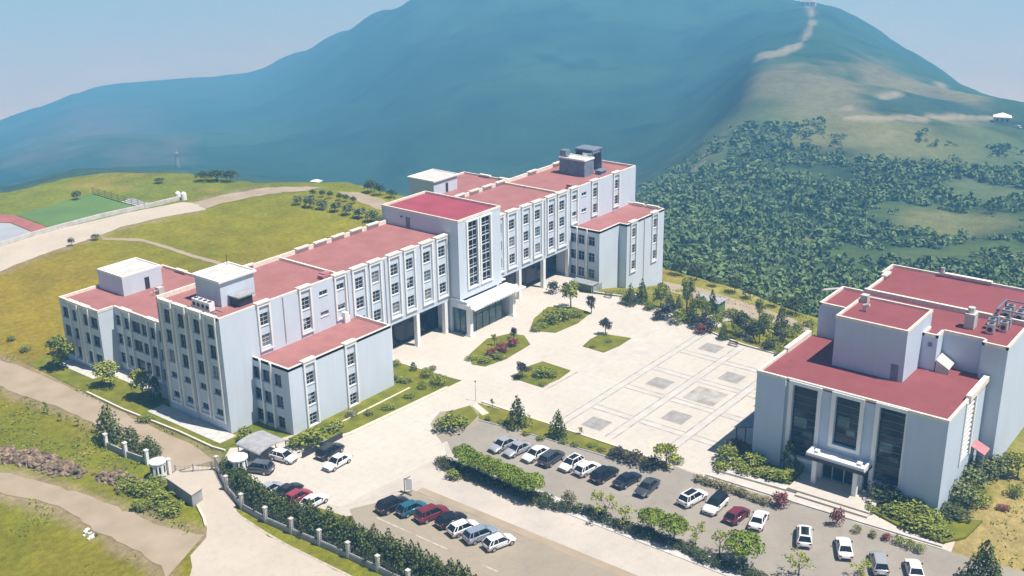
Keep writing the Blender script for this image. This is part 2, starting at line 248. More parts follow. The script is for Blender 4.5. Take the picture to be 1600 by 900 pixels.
CARS = [('suv', 'black', -1.0, -34.12, -12, 'black car with pale reflections, first in the lower left parking row by the black frame'),
    ('hatch', 'teal', -0.1, -36.65, -12, 'teal blue hatchback between the black car and the dark red car'),
    ('suv', 'darkred', 0.44, -39.6, -14, 'dark red car, third in the lower left parking row'),
    ('hatch', 'black', 0.83, -42.55, -14, 'black hatchback between the dark red car and a white car'),
    ('hatch', 'white', 0.32, -45.01, -16, 'white hatchback between the black hatchback and the silver blue car'),
    ('suv', 'silverblue', 0.44, -47.72, -18, 'silver blue estate car, second from the right end in the lower left parking row'),
    ('hatch', 'white', 0.53, -50.59, -18, 'white car at the right end of the lower left parking row'),
    ('suv', 'grey', -5.09, -12.12, 112, 'dark grey car parked beside the right white booth'),
    ('hatch', 'white', -0.8, -12.52, -80, 'white small car in front of the grey carport'),
    ('suv', 'black', 4.29, -16.7, 4, 'black large car beside the lawn kerb of the low left wing'),
    ('sedan', 'white', 2.65, -19.83, 182, 'white saloon with black sunroof beside the black large car on the forecourt'),
    ('hatch', 'silver', -7.97, -18.02, 2, 'silver car half hidden behind the conifer hedge'),
    ('sedan', 'black', -6.78, -20.33, 2, 'black car behind the conifer hedge between the silver and the red car'),
    ('hatch', 'red', -7.02, -22.5, 0, 'bright dark red car behind the conifer hedge'),
    ('sedan', 'white', -6.69, -25.11, 0, 'white car behind the conifer hedge next to the red car'),
    ('sedan', 'silver', 20.43, -35.33, 172, 'silver car at the left end of the upper parking row'),
    ('sedan', 'silver', 20.61, -37.84, 172, 'second silver car in the upper parking row'),
    ('sedan', 'white', 21.02, -40.8, 174, 'white saloon between a silver car and a dark car in the upper parking row'),
    ('suv', 'darkgrey', 21.39, -43.32, 0, 'dark grey large car between two white cars in the upper parking row'),
    ('hatch', 'whiteblack', 21.77, -46.45, 176, 'white car with black glass roof in the upper parking row'),
    ('hatch', 'white', 21.95, -48.98, -8, 'white car with white roof left of the black large cars'),
    ('suv', 'black', 21.98, -51.83, -6, 'black large car, left of the lower black saloon'),
    ('sedan', 'darknavy', 22.66, -55.07, -8, 'dark navy saloon between the black large car and the grey saloon'),
    ('sedan', 'darkgrey', 22.47, -58.23, 183, 'dark grey saloon at the end before the plaza opening'),
    ('suv', 'whiteblack', 23.71, -64.44, -10, 'white car with black sunroof, first after the plaza opening'),
    ('suv', 'whiteroof', 23.89, -67.64, 182, 'white car with fully black roof in the right parking row'),
    ('hatch', 'maroon', 23.4, -71.0, -4, 'maroon rounded car in the right parking row'),
    ('sedan', 'white', 24.01, -73.71, 12, 'white car right of the maroon car'),
    ('suv', 'whiteblack', 23.91, -79.83, 24, 'white car with long black roof panel below the upright red bush'),
    ('sedan', 'white', 24.39, -84.7, 28, 'white car between the black roofed white car and the silver car'),
    ('suv', 'silver', 23.76, -89.24, 28, 'silver grey upright car near the bottom right'),
    ('sedan', 'white', 24.8, -93.03, 28, 'white car at the bottom right, last of its row')]
GATE_LEFT_POSTS = [(-13.7, 11.2), (-13.6, 6.5), (-13.1, 2.1), (-12.8, -2.6)]
BOOTH_A = (-14.3, -2.3)
BOOTH_B = (-7.2, -10.7)
GREY_BLOCK = [(-15.4, -6.4), (-16.2, -12.8), (-14.4, -11.9), (-13.4, -5.3)]
RUBBLE = [(-24.3, 20.7),
    (-23.5, 18.7),
    (-22.8, 16.5),
    (-22.3, 14.5),
    (-21.6, 12.7),
    (-21.1, 10.7),
    (-20.7, 9.0),
    (-23.1, 21.3),
    (-21.6, 17.4),
    (-20.7, 13.5)]
RUBBLE2 = [(-19.1, 3.5), (-18.5, 2.1), (-17.9, 0.7), (-17.2, -0.5), (-17.5, 2.5)]
DEBRIS = (-28.6, -7.4)
POLE = (30.1, -22.2)
HOOP = (2.8, -32.6)
CARPORT = [(-4.0, -7.6), (-3.9, -11.3), (0.5, -11.1), (0.6, -7.3)]
KERBWALL = [(-4.8, 30.5), (-5.0, 20.6), (-4.7, 13.4), (-4.4, 6.7), (-4.5, -1.3), (-4.1, -3.7)]
SHED = [(94.5, -25.9, -3.1), (95.0, -30.4, -3.6)]
PLANTER = [(80.8, -4.9), (74.4, -10.7), (79.6, -12.0)]
TRACK_L = [(-6.8, 62.7),
    (-6.1, 55.1),
    (-5.5, 43.8),
    (-5.4, 36.3),
    (-5.5, 23.2),
    (-5.8, 12.8),
    (-5.7, 1.9),
    (-7.0, -4.9)]
TRACK_R = [(-12.7, 51.4),
    (-11.9, 44.4),
    (-11.5, 36.4),
    (-10.4, 28.0),
    (-10.3, 17.6),
    (-11.0, 7.6),
    (-11.7, -0.5),
    (-12.4, -2.5)]
DIRT_U = [(-29.2, 23.2),
    (-26.9, 17.0),
    (-25.0, 10.3),
    (-24.0, 5.5),
    (-22.9, -0.4),
    (-22.3, -6.7),
    (-21.7, -14.2),
    (-19.9, -19.6)]
DIRT_D = [(-32.1, 17.5),
    (-29.8, 11.6),
    (-27.8, 5.5),
    (-26.8, -0.6),
    (-27.4, -7.5),
    (-27.1, -13.9),
    (-27.1, -19.8),
    (-28.4, -23.5)]
CROAD = [(15.2, 116.1),
    (28.2, 118.4),
    (38.4, 119.5),
    (50.4, 119.9),
    (66.0, 117.4),
    (75.9, 114.9),
    (78.3, 109.3),
    (74.9, 103.8),
    (63.8, 107.5),
    (53.4, 108.2),
    (41.5, 105.6),
    (29.3, 103.9),
    (18.7, 100.8),
    (5.9, 97.4)]
CWALL = [(19.2, 118.2), (27.7, 117.4), (36.4, 118.8), (44.9, 119.3), (55.4, 119.4), (66.4, 117.9), (76.6, 117.2)]
DROAD = [(76.6, 111.8),
    (87.1, 112.1),
    (98.8, 108.0),
    (105.7, 100.3),
    (106.8, 96.4),
    (102.5, 96.8),
    (94.4, 102.7),
    (83.5, 105.1),
    (75.6, 104.8)]
DROAD2 = [(106.5, 88.7), (109.5, 84.5), (107.7, 73.7), (103.7, 60.6), (100.1, 65.9), (102.3, 77.1)]
PITCH = [(44.1, 139.5), (67.1, 142.0), (66.6, 117.7), (42.9, 119.3)]
REDT = [(36.5, 152.3), (42.4, 142.9), (43.6, 139.2), (42.5, 119.8), (38.4, 119.5), (39.7, 134.1), (33.3, 146.0)]
GREYT = [(33.0, 145.5), (39.2, 133.9), (38.1, 119.0), (28.7, 119.3), (19.6, 119.1)]
PITCHFENCE = [(67.1, 142.0), (66.5, 128.4), (66.6, 117.7)]
APRON = [(66.5, 128.4), (70.7, 129.9), (70.3, 120.8), (77.2, 119.5), (71.5, 117.0), (66.5, 117.8)]
PATHF = [(45.2, 103.6), (49.9, 95.3), (50.0, 84.4), (49.5, 75.6), (49.8, 66.0)]
EPATH = [(112.8, -7.2, -7.2),
    (113.3, -14.0, -6.9),
    (112.3, -22.3, -7.1),
    (110.8, -30.6, -7.1),
    (109.1, -38.5, -7.2),
    (106.9, -44.7, -7.1),
    (100.5, -46.6, -5.9),
    (100.6, -41.0, -5.7),
    (98.4, -35.2, -4.8),
    (98.8, -27.9, -4.3),
    (100.7, -19.5, -4.2),
    (99.4, -15.0, -3.8)]
HUT_FAR = (658.5, 64.8, -72.5)
CAR_FAR = (649.8, 52.6, -72.9)
HUT_TOP = (1427.6, 538.1, -90.0)
MAST = (425.0, 619.3, -131.9)
TWINS = [(77.2, 118.4, -0.0), (77.7, 116.6, -0.0)]
HUT_L = (214.7, 438.1, -71.1)
HUT_M = (110.4, 97.3, -0.0)
HUT_E = (111.9, 87.9, -0.0)
PATCHES = [(24.32, 788.0, 2.04, 85.0, 'tan', 1.0),
    (22.15, 781.0, 2.72, 98.0, 'tan', 1.0),
    (19.49, 938.0, 2.04, 173.0, 'tan', 1.0),
    (17.68, 903.0, 1.53, 162.0, 'tan', 1.0),
    (16.18, 854.0, 1.19, 168.0, 'tan', 1.0),
    (23.58, 671.0, 2.72, 73.0, 'sage', 1.0),
    (21.04, 630.0, 3.06, 50.0, 'straw', 1.0),
    (17.99, 623.0, 3.39, 51.0, 'straw', 1.0),
    (14.81, 650.0, 2.72, 65.0, 'sage', 1.0),
    (19.4, 579.0, 2.04, 30.0, 'straw', 1.0),
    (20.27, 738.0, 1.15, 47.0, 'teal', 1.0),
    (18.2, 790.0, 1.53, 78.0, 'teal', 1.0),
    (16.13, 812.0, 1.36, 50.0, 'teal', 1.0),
    (22.09, 722.0, 2.04, 48.0, 'tan', 1.0),
    (27.64, 651.0, 0.88, 110.0, 'sage', 1.0),
    (26.72, 688.0, 0.88, 42.0, 'sage', 1.0),
    (28.89, 625.0, 0.75, 76.0, 'sage', 1.0),
    (29.39, 352.0, 1.7, 51.0, 'sage', 1.0),
    (26.52, 473.0, 2.04, 22.0, 'sage', 1.0),
    (24.17, 428.0, 2.04, 22.0, 'green', 1.0),
    (21.45, 363.0, 3.06, 25.0, 'green', 1.0),
    (19.15, 452.0, 3.06, 19.0, 'green', 1.0),
    (16.08, 439.0, 2.72, 23.0, 'straw', 1.0),
    (14.52, 516.0, 2.04, 29.0, 'sage', 1.0),
    (13.55, 387.0, 2.04, 29.0, 'green', 1.0),
    (25.3, 316.0, 2.38, 22.0, 'green', 1.0),
    (17.09, 375.0, 2.04, 14.0, 'green', 1.0),
    (23.13, 394.0, 1.7, 14.0, 'straw', 1.0),
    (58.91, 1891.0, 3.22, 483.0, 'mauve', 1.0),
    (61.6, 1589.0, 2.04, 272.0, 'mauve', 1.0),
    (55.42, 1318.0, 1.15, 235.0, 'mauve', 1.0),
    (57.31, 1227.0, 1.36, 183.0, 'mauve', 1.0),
    (23.49, 1669.0, 0.17, 256.0, 'pale', 1.0),
    (23.39, 1415.0, 0.17, 43.0, 'pale', 1.0),
    (23.33, 1287.0, 0.17, 56.0, 'pale', 1.0),
    (23.43, 1182.0, 0.17, 44.0, 'pale', 1.0),
    (23.61, 1133.0, 0.17, 32.0, 'pale', 1.0),
    (23.89, 1053.0, 0.17, 49.0, 'pale', 1.0),
    (24.24, 1018.0, 0.34, 37.0, 'pale', 1.0),
    (24.66, 974.0, 0.34, 55.0, 'pale', 1.0),
    (25.15, 956.0, 0.34, 47.0, 'pale', 1.0),
    (25.64, 966.0, 0.34, 46.0, 'pale', 1.0),
    (21.11, 662.0, 0.34, 6.0, 'pale', 1.0),
    (20.69, 667.0, 0.34, 7.0, 'pale', 1.0),
    (20.26, 667.0, 0.34, 7.0, 'pale', 1.0),
    (19.84, 671.0, 0.34, 10.0, 'pale', 1.0),
    (19.42, 672.0, 0.34, 9.0, 'pale', 1.0),
    (19.01, 686.0, 0.34, 9.0, 'pale', 1.0),
    (18.59, 685.0, 0.34, 7.0, 'pale', 1.0),
    (18.18, 692.0, 0.34, 18.0, 'pale', 1.0),
    (17.77, 696.0, 0.34, 20.0, 'pale', 1.0),
    (17.36, 731.0, 0.34, 15.0, 'pale', 1.0),
    (16.95, 732.0, 0.34, 12.0, 'pale', 1.0),
    (16.55, 747.0, 0.34, 7.0, 'pale', 1.0),
    (16.15, 751.0, 0.34, 6.0, 'pale', 1.0),
    (15.75, 762.0, 0.34, 8.0, 'pale', 1.0),
    (15.35, 772.0, 0.34, 8.0, 'pale', 1.0),
    (14.96, 785.0, 0.34, 13.0, 'pale', 1.0),
    (14.56, 792.0, 0.34, 12.0, 'pale', 1.0),
    (14.18, 805.0, 0.34, 9.0, 'pale', 1.0),
    (19.7, 783.0, 0.31, 13.0, 'pale', 0.7),
    (19.35, 797.0, 0.31, 13.0, 'pale', 0.7),
    (19.06, 811.0, 0.31, 12.0, 'pale', 0.7),
    (17.13, 1110.0, 0.31, 27.0, 'pale', 0.7),
    (21.3, 702.0, 0.31, 10.0, 'pale', 0.7),
    (28.09, 605.0, 0.31, 8.0, 'pale', 0.7),
    (28.55, 580.0, 0.31, 8.0, 'pale', 0.7)]
CX, CY, CZ = -90.364, -125.108, 76.333          # where the picture was taken from (a drone)
# ---- terrain: heights on a polar grid centred under the viewpoint; columns are (azimuth deg, edge radius, edge z, [(r, z)...])
TCOL = [
    (-170, 190.0, 0, [(400, -60), (700, -110), (1100, -200), (2500, -560)]),
    (-60, 190.0, 0, [(400, -60), (700, -110), (1100, -200), (2500, -560)]),
    (-20, 190.0, 0, [(400, -60), (700, -110), (1100, -200), (2500, -560)]),
    (7.85, 200, -7, [(330, -34.1), (430, -46.7), (540, -58.3), (680, -75.7), (868, -104.4), (1070, -141.1), (2015, -363.8), (3095, -695.5)]),
    (13.11, 198, -7, [(270, -25.5), (330, -35.6), (430, -45.2), (540, -52.5), (680, -63.9), (800, -76.0), (1002, -108.1), (1272, -148.5), (2015, -317.9), (3095, -678.7)]),
    (15.35, 198, -7, [(270, -26.5), (330, -36.5), (430, -47.1), (540, -52.9), (680, -62.2), (868, -84.2), (1070, -113.0), (1408, -160.9), (2015, -301.7), (3095, -655.8)]),
    (17.68, 210.5, -7, [(270, -28.1), (330, -37.3), (430, -46.4), (540, -51.6), (680, -60.3), (935, -86.1), (1205, -113.6), (1542, -146.3), (2015, -241.3), (3095, -613.8)]),
    (20.68, 216.2, -7, [(270, -26.6), (330, -37.2), (430, -48.3), (540, -53.5), (680, -58.3), (935, -70.3), (1272, -92.4), (1678, -115.1), (2015, -180.2), (3095, -502.3)]),
    (23.15, 221.9, -7, [(270, -24.4), (330, -36.5), (430, -48.4), (540, -53.2), (680, -57.6), (900, -58.5), (1150, -64.9), (1500, -68.0), (1700, -96.2), (2500, -325.7)]),
    (26.0, 232.8, -7, [(270, -20.3), (330, -33.5), (430, -47.0), (540, -54.4), (680, -56.8), (860, -58.1), (1100, -80.5), (1500, -84.5), (1800, -83.1), (2600, -287.1)]),
    (27.94, 238.2, -7, [(270, -18.3), (330, -32.0), (430, -47.6), (540, -58.2), (640, -66.1), (800, -92.4), (1100, -105.4), (1500, -105.1), (1900, -76.9), (2700, -272.4)]),
    (29.9, 244.3, -7, [(270, -17.0), (330, -30.4), (430, -48.1), (540, -65.1), (700, -100.7), (1000, -126.5), (1400, -124.1), (1950, -60.0), (2700, -258.0)]),
    (31.55, 252, -7, [(340, -36.1), (500, -70.2), (800, -128.8), (1300, -128.2), (2000, -42.0), (2800, -255.0)]),
    (34.88, 262, 0, [(400, -43.6), (600, -96.2), (850, -142.0), (1300, -128.0), (2000, -40.9), (2800, -254.2)]),
    (38.9, 270, 0, [(400, -43.4), (600, -99.5), (850, -146.6), (1300, -127.0), (1950, -62.1), (2700, -270.0)]),
    (42.91, 280, 0, [(400, -40.0), (600, -98.2), (874, -156.4), (1398, -148.1), (2037, -110.7), (2792, -340.2)]),
    (44.9, 289.6, 0, [(420, -42.6), (600, -97.2), (911, -164.9), (1544, -178.6), (2247, -152.5), (3161, -427.7)]),
    (46.87, 302.7, 0, [(420, -39.2), (600, -92.4), (948, -167.3), (1690, -210.1), (2515, -210.2), (3505, -557.6)]),
    (49.14, 305.6, 0, [(420, -35.6), (600, -87.9), (990, -169.8), (1861, -256.9), (2789, -292.5), (3988, -683.1)]),
    (51.38, 307.6, 0, [(420, -31.9), (560, -71.9), (922, -150.3), (1809, -274.5), (3030, -375.8), (4472, -816.3)]),
    (55.13, 326.9, 0, [(420, -25.1), (560, -63.1), (930, -140.8), (1850, -279.5), (3000, -380.3), (4610, -874.8)]),
    (58.73, 335.5, 0, [(420, -20.9), (520, -46.9), (930, -132.1), (1850, -280.3), (3000, -387.2), (4610, -875.4)]),
    (60.75, 333.1, 0, [(420, -21.5), (520, -45.7), (930, -132.7), (1850, -284.2), (2885, -393.7), (4380, -884.3)]),
    (63.27, 323.7, 0, [(420, -26.8), (520, -48.5), (930, -138.0), (1850, -300.4), (2770, -412.0), (4380, -932.9)]),
    (66.47, 330, 0, [(480, -44.6), (930, -143.2), (1850, -307.3), (2770, -434.0), (4380, -923.0)]),
    (70.93, 340, 0, [(500, -51.9), (930, -138.7), (1850, -314.7), (2770, -454.6), (4380, -936.5)]),
    (100, 280.0, 0, [(420, -60), (700, -110), (1100, -180), (2500, -560)]),
    (140, 280.0, 0, [(420, -60), (700, -110), (1100, -180), (2500, -560)]),
    (190, 280.0, 0, [(420, -60), (700, -110), (1100, -180), (2500, -560)])]
def terrain_grid(az, rr):
    cols = sorted(TCOL, key=lambda c: c[0])
    ca = np.array([c[0] for c in cols])
    prof = []
    for a, re_, ze, pts in cols:
        R_ = [0, re_ - 25, re_, ] + [p[0] for p in pts] + [pts[-1][0] + 1700, pts[-1][0] + 2700, 60000]
        Z_ = [0, ze, ze - 1.0, ] + [p[1] for p in pts] + [-990, -1040, -1040]
        Z_[0] = ze
        prof.append(np.interp(rr, R_, Z_))
    prof = np.array(prof)
    Z = np.empty((len(az), len(rr)))
    for j in range(len(rr)):
        Z[:, j] = np.interp(az, ca, prof[:, j])
    for _ in range(14):                             # soften the joins between columns
        Z[1:-1] = (Z[:-2] + 2 * Z[1:-1] + Z[2:]) / 4
    for _ in range(2):
        Z[:, 1:-1] = (Z[:, :-2] + 2 * Z[:, 1:-1] + Z[:, 2:]) / 4
    A, R = np.meshgrid(np.radians(az), rr, indexing='ij')
    X = CX + R * np.cos(A); Y = CY + R * np.sin(A)
    Re = np.interp(np.degrees(A), ca, np.array([c[1] for c in cols]))
    # the flat campus plateau, tilted down to the east terrace
    k = np.clip((R - (Re - 3)) / 9, 0, 1); k = k * k * (3 - 2 * k)
    flat = east_slope(X, Y)
    Z = flat * (1 - k) + np.minimum(Z, 5 + flat * 0 + 500) * k
    n = fbm(X / 90.0, Y / 90.0, 5) * np.clip((R - Re - 10) / 250, 0, 1) * 9 * np.clip(R / 700, 0.4, 1.0)
    n += fbm(X / 420.0 + 9, Y / 420.0, 4) * np.clip((R - Re - 150) / 500, 0, 1) * 16
    m = fbm(X / 16.0 + 5, Y / 16.0, 3) * np.clip((R - 70) / 60, 0, 1) * 0.0
    return X, Y, Z + n + m
def east_slope(X, Y):
    xe = np.interp(Y, [-60, -52, -45, -35, -27, -16, -7, 0], [77.5, 74.6, 75.2, 77.6, 80.6, 83.3, 80.5, 80.5])
    s = -0.235 * np.clip(X - xe - 0.4, 0, 30.5)
    f = 1 - np.clip((Y - 3) / 8, 0, 1)
    g2 = np.clip((Y + 100) / 30, 0, 1)
    return s * f * g2
def _h(ix, iy):
    v = np.sin(ix * 127.1 + iy * 311.7) * 43758.5453
    return v - np.floor(v)
def vnoise(x, y):
    ix = np.floor(x); iy = np.floor(y); fx = x - ix; fy = y - iy
    fx = fx * fx * (3 - 2 * fx); fy = fy * fy * (3 - 2 * fy)
    a = _h(ix, iy); b = _h(ix + 1, iy); c = _h(ix, iy + 1); d = _h(ix + 1, iy + 1)
    return (a + (b - a) * fx) * (1 - fy) + (c + (d - c) * fx) * fy - 0.5
def fbm(x, y, o):
    s = 0; a = 1.0
    for i in range(o):
        s = s + a * vnoise(x + i * 17.3, y - i * 9.1); x = x * 2.03; y = y * 2.03; a *= 0.5
    return s
AZ = np.concatenate([np.arange(-170, -12, 4.0), np.arange(-12, 84, 0.2), np.arange(84, 190.1, 4.0)])
RR = np.concatenate([np.linspace(2, 60, 12), np.geomspace(62, 9000, 350)])
# ------------------------------------------------------------------ helpers
def mat(name, col, rough=0.7, metal=0.0, var=0.0, scale=1.0, spec=0.3, col2=None, bump=0.0, bscale=6.0, island=0.0, coords='Object', detail=4, fac=0.5):
    m = bpy.data.materials.new(name); m.use_nodes = True; n = m.node_tree; b = n.nodes['Principled BSDF']
    b.inputs['Base Color'].default_value = (*col, 1); b.inputs['Roughness'].default_value = rough
    b.inputs['Metallic'].default_value = metal; b.inputs['Specular IOR Level'].default_value = spec
    tc = n.nodes.new('ShaderNodeTexCoord'); out = None
    if var > 0 or col2:
        no = n.nodes.new('ShaderNodeTexNoise'); no.inputs['Scale'].default_value = scale; no.inputs['Detail'].default_value = detail
        n.links.new(tc.outputs[coords], no.inputs['Vector'])
        rp = n.nodes.new('ShaderNodeValToRGB'); n.links.new(no.outputs['Fac'], rp.inputs[0])
        a = col2 if col2 else tuple(c * (1 - var) for c in col); c2 = col if col2 else tuple(min(1, c * (1 + var)) for c in col)
        rp.color_ramp.elements[0].position = fac - 0.16; rp.color_ramp.elements[0].color = (*a, 1)
        rp.color_ramp.elements[1].position = fac + 0.16; rp.color_ramp.elements[1].color = (*c2, 1)
        out = rp.outputs[0]
    if island > 0:
        ge = n.nodes.new('ShaderNodeNewGeometry'); mr = n.nodes.new('ShaderNodeMapRange')
        mr.inputs['To Min'].default_value = 1 - island; mr.inputs['To Max'].default_value = 1 + island
        n.links.new(ge.outputs['Random Per Island'], mr.inputs['Value'])
        mx = n.nodes.new('ShaderNodeVectorMath'); mx.operation = 'SCALE'
        if out: n.links.new(out, mx.inputs[0])
        else: mx.inputs[0].default_value = col
        n.links.new(mr.outputs[0], mx.inputs['Scale']); out = mx.outputs[0]
    if out: n.links.new(out, b.inputs['Base Color'])
    if bump > 0:
        nb = n.nodes.new('ShaderNodeTexNoise'); nb.inputs['Scale'].default_value = bscale; nb.inputs['Detail'].default_value = 5
        n.links.new(tc.outputs[coords], nb.inputs['Vector'])
        bp = n.nodes.new('ShaderNodeBump'); bp.inputs['Strength'].default_value = bump; bp.inputs['Distance'].default_value = 0.2
        n.links.new(nb.outputs['Fac'], bp.inputs['Height']); n.links.new(bp.outputs[0], b.inputs['Normal'])
    return m
def dirty(name, col, rough, amt, streak=True):
    """painted render with faint rain streaks and patchy tone"""
    m = mat(name, col, rough, 0, 0.0, spec=0.25); n = m.node_tree; b = n.nodes['Principled BSDF']
    tc = n.nodes.new('ShaderNodeTexCoord'); mp = n.nodes.new('ShaderNodeMapping'); mp.inputs['Scale'].default_value = (1.2, 1.2, 0.09)
    no = n.nodes.new('ShaderNodeTexNoise'); no.inputs['Scale'].default_value = 1.3; no.inputs['Detail'].default_value = 6
    n.links.new(tc.outputs['Object'], mp.inputs[0]); n.links.new(mp.outputs[0], no.inputs['Vector'])
    n2 = n.nodes.new('ShaderNodeTexNoise'); n2.inputs['Scale'].default_value = 0.25; n2.inputs['Detail'].default_value = 3
    n.links.new(tc.outputs['Object'], n2.inputs['Vector'])
    ad = n.nodes.new('ShaderNodeMath'); ad.operation = 'ADD'; n.links.new(no.outputs['Fac'], ad.inputs[0]); n.links.new(n2.outputs['Fac'], ad.inputs[1])
    mr = n.nodes.new('ShaderNodeMapRange'); mr.inputs['From Min'].default_value = 0.7; mr.inputs['From Max'].default_value = 1.3
    mr.inputs['To Min'].default_value = 1 - amt; mr.inputs['To Max'].default_value = 1 + amt * 0.5
    n.links.new(ad.outputs[0], mr.inputs['Value'])
    mx = n.nodes.new('ShaderNodeVectorMath'); mx.operation = 'SCALE'; mx.inputs[0].default_value = col
    n.links.new(mr.outputs[0], mx.inputs['Scale']); n.links.new(mx.outputs[0], b.inputs['Base Color'])
    return m
def slabs(m, w, amt):
    n = m.node_tree; b = n.nodes['Principled BSDF']; src = b.inputs['Base Color'].links[0].from_socket
    tc = n.nodes.new('ShaderNodeTexCoord'); br = n.nodes.new('ShaderNodeTexBrick'); n.links.new(tc.outputs['Object'], br.inputs['Vector'])
    br.inputs['Scale'].default_value = 1.0; br.inputs['Brick Width'].default_value = w; br.inputs['Row Height'].default_value = w; br.inputs['Mortar Size'].default_value = 0.03; br.offset = 0.0
    br.inputs['Color1'].default_value = (1, 1, 1, 1); br.inputs['Color2'].default_value = (1 - amt * .5,) * 3 + (1,); br.inputs['Mortar'].default_value = (1 - amt * 2.2,) * 3 + (1,)
    st_ = n.nodes.new('ShaderNodeTexNoise'); st_.inputs['Scale'].default_value = 0.9; st_.inputs['Detail'].default_value = 7; st_.inputs['Roughness'].default_value = 0.75; n.links.new(tc.outputs['Object'], st_.inputs['Vector'])
    mr = n.nodes.new('ShaderNodeMapRange'); mr.inputs['From Min'].default_value = 0.35; mr.inputs['From Max'].default_value = 0.5; mr.inputs['To Min'].default_value = 0.90; n.links.new(st_.outputs['Fac'], mr.inputs['Value'])
    m1 = n.nodes.new('ShaderNodeVectorMath'); m1.operation = 'MULTIPLY'; n.links.new(src, m1.inputs[0]); n.links.new(br.outputs['Color'], m1.inputs[1])
    m2 = n.nodes.new('ShaderNodeVectorMath'); m2.operation = 'SCALE'; n.links.new(m1.outputs[0], m2.inputs[0]); n.links.new(mr.outputs[0], m2.inputs['Scale']); n.links.new(m2.outputs[0], b.inputs['Base Color'])
class MB:
    def __init__(s): s.v = []; s.f = []; s.m = []
    def poly(s, pts, mi=0):
        k = len(s.v); s.v += [tuple(p) for p in pts]; s.f.append(tuple(range(k, k + len(pts)))); s.m.append(mi)
    def box(s, x0, x1, y0, y1, z0, z1, mi=0, top=None):
        k = len(s.v); s.v += [(x, y, z) for z in (z0, z1) for y in (y0, y1) for x in (x0, x1)]
        for i, f in enumerate([(0, 2, 3, 1), (4, 5, 7, 6), (0, 1, 5, 4), (2, 6, 7, 3), (0, 4, 6, 2), (1, 3, 7, 5)]):
            s.f.append(tuple(k + a for a in f)); s.m.append(top if (i == 1 and top is not None) else mi)
    def prism(s, pts, z0, z1, mi=0, top=None):
        n = len(pts); k = len(s.v)
        s.v += [(p[0], p[1], z0) for p in pts] + [(p[0], p[1], z1) for p in pts]
        s.f.append(tuple(range(k + n - 1, k - 1, -1))); s.m.append(mi)
        s.f.append(tuple(range(k + n, k + 2 * n))); s.m.append(mi if top is None else top)
        for i in range(n):
            j = (i + 1) % n; s.f.append((k + i, k + j, k + n + j, k + n + i)); s.m.append(mi)
    def tube(s, a, b, r0, r1=None, n=8, mi=0, cap=True):
        r1 = r0 if r1 is None else r1; a = Vector(a); b = Vector(b); d = (b - a).normalized()
        u = d.orthogonal().normalized(); w = d.cross(u); k = len(s.v)
        for p, r in ((a, r0), (b, r1)):
            for i in range(n):
                t = 2 * math.pi * i / n; s.v.append(tuple(p + (u * math.cos(t) + w * math.sin(t)) * r))
        for i in range(n):
            j = (i + 1) % n; s.f.append((k + i, k + j, k + n + j, k + n + i)); s.m.append(mi)
        if cap:
            s.f.append(tuple(range(k + n - 1, k - 1, -1))); s.m.append(mi); s.f.append(tuple(range(k + n, k + 2 * n))); s.m.append(mi)
    def build(s, name, mats, parent=None, loc=(0, 0, 0), smooth=False, world=True):
        """vertices are given in world coordinates; the object sits at its parent's / own origin"""
        org = Vector(parent['org']) if parent is not None else Vector(loc)
        me = bpy.data.meshes.new(name)
        me.from_pydata([tuple(Vector(v) - org) for v in s.v] if world else s.v, [], s.f)
        for m in (mats if isinstance(mats, (list, tuple)) else [mats]): me.materials.append(m)
        me.polygons.foreach_set('material_index', s.m)
        if smooth: me.polygons.foreach_set('use_smooth', [True] * len(s.f))
        o = bpy.data.objects.new(name, me); COL.objects.link(o)
        if parent is not None: o.parent = parent
        else: o.location = org
        return o
def tag(o, label=None, cat=None, group=None, kind=None):
    if label: o['label'] = label
    if cat: o['category'] = cat
    if group: o['group'] = group
    if kind: o['kind'] = kind
    return o
def empty(name, loc, label=None, cat=None, group=None):
    o = bpy.data.objects.new(name, None); o.empty_display_size = 0.5; COL.objects.link(o); o.location = loc
    o['org'] = tuple(loc); return tag(o, label, cat, group)
def child(name, me, parent, loc=(0, 0, 0), rz=0, sc=None):
    o = bpy.data.objects.new(name, me); COL.objects.link(o); o.parent = parent; o.location = loc; o.rotation_euler = (0, 0, rz)
    if sc: o.scale = sc
    return o
ORD = ['first', 'second', 'third', 'fourth', 'fifth', 'sixth', 'seventh', 'eighth', 'ninth', 'tenth', 'eleventh', 'twelfth', 'thirteenth', 'fourteenth', 'fifteenth', 'sixteenth', 'seventeenth', 'eighteenth', 'nineteenth', 'twentieth']
TENS = ['', '', 'twenty', 'thirty', 'forty', 'fifty']
def ordn(i):
    if i <= 20: return ORD[i - 1]
    t, u = divmod(i, 10)
    return (TENS[t] + '-' + ORD[u - 1]) if u else TENS[t][:-1] + 'ieth'
# ------------------------------------------------------------------ materials
M = {}
M['wall'] = dirty('wall_paint', (0.57, 0.63, 0.72), 0.75, 0.06)
M['trim'] = dirty('white_trim_paint', (0.80, 0.80, 0.80), 0.7, 0.06)
M['hall'] = dirty('blue_grey_render', (0.52, 0.60, 0.72), 0.75, 0.05)
M['cope'] = mat('cream_coping', (0.74, 0.68, 0.60), 0.8, var=0.1, scale=1.5)
M['roof'] = mat('red_roof_membrane', (0.36, 0.155, 0.145), 0.75, col2=(0.315, 0.13, 0.12), scale=0.35, bump=0.05)
M['roof_deep'] = mat('deep_red_roof_membrane', (0.31, 0.062, 0.085), 0.7, var=0.1, scale=0.3)
M['roof_hall'] = mat('brick_red_roof_membrane', (0.255, 0.07, 0.075), 0.75, col2=(0.225, 0.062, 0.066), scale=0.3, bump=0.05)
M['roofgrey'] = mat('pale_roof_screed', (0.55, 0.52, 0.50), 0.8, var=0.12, scale=0.8)
